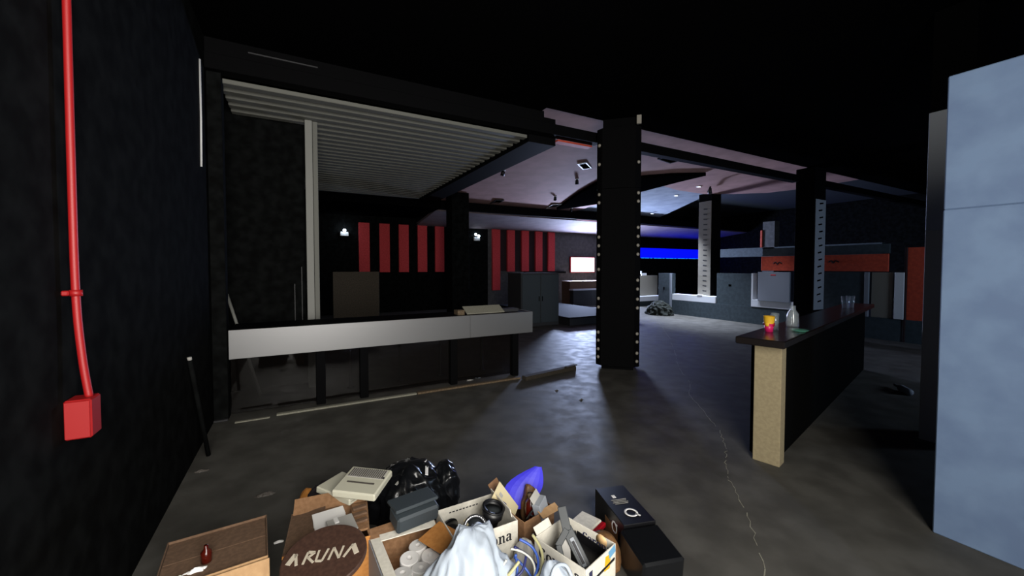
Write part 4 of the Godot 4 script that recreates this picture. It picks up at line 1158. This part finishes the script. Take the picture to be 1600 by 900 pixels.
	ring(q, Vector3(-0.1015, 0.13, -0.04), Vector3(0, 0, 90), 0.034)
	box(q, "printed_square", M.paper, Vector3(-0.025, 0.2105, -0.20), Vector3(0.022, 0.001, 0.03), Vector3.ZERO, 0.0003)
	for k in 4:
		box(q, "printed_line", M.paper_grey, Vector3(-0.01, 0.2105, -0.165 + k * 0.014), Vector3(0.10 - 0.015 * (k % 2), 0.001, 0.004), Vector3.ZERO, 0.0003)
	# 15 white tray, red thing and brown bag between the cartons
	var wt := thing("white_tray", "white shallow tray with a red rim behind front carton", "tray", Vector3(1.50, 0, -1.86), 20.0)
	box(wt, "tray", M.carton_white, Vector3(0, 0.10, 0), Vector3(0.20, 0.02, 0.14), Vector3.ZERO, 0.006)
	box(wt, "red_lip", M.red_plastic, Vector3(0.02, 0.09, 0.085), Vector3(0.16, 0.03, 0.03), Vector3.ZERO, 0.006)
	box(wt, "support", M.red_plastic, Vector3(0, 0.045, 0), Vector3(0.15, 0.09, 0.11), Vector3.ZERO, 0.006)
	st = fresh()
	heap(st, 0.085, 0.09, 0.17, 71, 0.12, 5.0, 2.4)
	var bg := build(st, "brown_paper_bag", M.brown_bag, self)
	bg.position = Vector3(1.485, 0, -1.66)
	tag(bg, "brown crumpled paper bag between white and black cartons", "bag")

# flat bar in the plane of its stand; points and width in units of 3.6 mm
func bar2(parent: Node, called: String, m: Material, a: Vector2, b: Vector2, w: float, th: float, z: float) -> void:
	var u := 0.0036
	var d := b - a
	box(parent, called, m, Vector3((a.x + b.x) * 0.5 * u, (a.y + b.y) * 0.5 * u, z), Vector3(d.length() * u, w * u, th), Vector3(0, 0, rad_to_deg(d.angle())), 0.003)

func ring(parent: Node3D, at: Vector3, rot: Vector3, r: float) -> void:
	var st := fresh()
	lathe(st, [Vector2(r * 0.68, 0.0), Vector2(r * 0.68, 0.0012), Vector2(r, 0.0012), Vector2(r, 0.0)], 32)
	bx(st, Vector3(r * 0.30, 0.0012, r * 0.75), 0.0003, xform(Vector3(r * 0.72, 0.0006, r * 0.72), Vector3(0, 40, 0)))
	build(st, "printed_letter", M.paper, parent).transform = xform(at, rot)

# pale angular letters on the round sign: A R U N A
func aruna(parent: Node3D) -> void:
	var strokes := [
		[[-0.150, 0.02, -0.128, -0.03, 0.022], [-0.128, -0.03, -0.112, 0.03, 0.012]],
		[[-0.085, 0.03, -0.075, -0.03, 0.010], [-0.075, -0.03, -0.045, -0.022, 0.012], [-0.045, -0.022, -0.070, 0.0, 0.010], [-0.070, 0.0, -0.042, 0.03, 0.010]],
		[[-0.028, -0.03, -0.032, 0.025, 0.009], [-0.032, 0.025, -0.006, 0.03, 0.010], [-0.006, 0.03, 0.012, -0.03, 0.009]],
		[[0.022, 0.03, 0.036, -0.03, 0.009], [0.036, -0.03, 0.066, 0.03, 0.010], [0.066, 0.03, 0.078, -0.03, 0.009]],
		[[0.086, 0.03, 0.120, -0.03, 0.010], [0.120, -0.03, 0.142, 0.022, 0.022]]]
	for s in strokes:
		var st := fresh()
		for l in s:
			var a := Vector2(l[0], l[1]); var b := Vector2(l[2], l[3])
			var n: Vector2 = (b - a).orthogonal().normalized() * l[4] * 0.5
			prism(st, PackedVector2Array([a + n, b + n, b - n, a - n]), 0.0121, 0.0145)
		build(st, "letter", M.sign_letter, parent)

func stage_lamp(label: String, at: Vector3, rot: Vector3) -> void:
	var t := thing("stage_lamp", label, "lamp", at, 0.0, "stage lamps in the white carton")
	t.rotation_degrees = rot
	t.scale = Vector3.ONE * 1.12
	var st := fresh()
	lathe(st, [Vector2(0, -0.07), Vector2(0.028, -0.07), Vector2(0.036, -0.05), Vector2(0.040, 0.03), Vector2(0.054, 0.045), Vector2(0.056, 0.085), Vector2(0.050, 0.085), Vector2(0.046, 0.05), Vector2(0, 0.045)], 28)
	build(st, "housing", M.plastic_black, t)
	st = fresh()
	lathe(st, [Vector2(0.044, 0.088), Vector2(0.058, 0.086), Vector2(0.059, 0.092), Vector2(0.045, 0.094), Vector2(0.044, 0.088)], 28)
	build(st, "rim", M.silver if rot.x > 40.0 else M.plastic_black, t)
	st = fresh()
	lathe(st, [Vector2(0, 0.078), Vector2(0.044, 0.074), Vector2(0.044, 0.07), Vector2(0, 0.072)], 28)
	build(st, "lens", M.plastic_grey, t)

func rag(label: String, at: Vector3, rx: float, rz: float, h: float, sd: int, m: Material) -> void:
	var st := fresh()
	heap(st, rx, rz, h, sd, 0.28, 8.0, 2.0)
	var o := build(st, "crumpled_rag", m, self)
	o.position = at
	tag(o, label, "rag")

func scrap(label: String, at: Vector3, r: float, m: Material) -> void:
	var st := fresh()
	heap(st, r, r * 0.35, r * 0.4, int(absf(at.x * 1000.0)) + 3, 0.7, 25.0, 1.4)
	var o := build(st, "scrap", m, self)
	o.position = at
	tag(o, label, "scrap")

func small_things() -> void:
	scrap("flat white scrap on the floor behind the left carton", Vector3(-0.22, 0, -3.34), 0.05, M.ivory_dark)
	scrap("small white scrap between the two brown cartons", Vector3(-0.12, 0, -2.72), 0.025, M.paper)
	scrap("pale scrap on the floor by the left wall", Vector3(-0.70, 0, -3.98), 0.04, M.ivory_dark)
	scrap("dark scrap on the floor left of the central column", Vector3(3.05, 0, -4.35), 0.025, M.ivory_dark)
	scrap("dark scrap on the lit floor before the central column", Vector3(3.1, 0, -3.9), 0.025, M.ivory_dark)
	scrap("pale scrap near the floor rail under the counter", Vector3(2.2, 0, -5.35), 0.04, M.paper_grey)
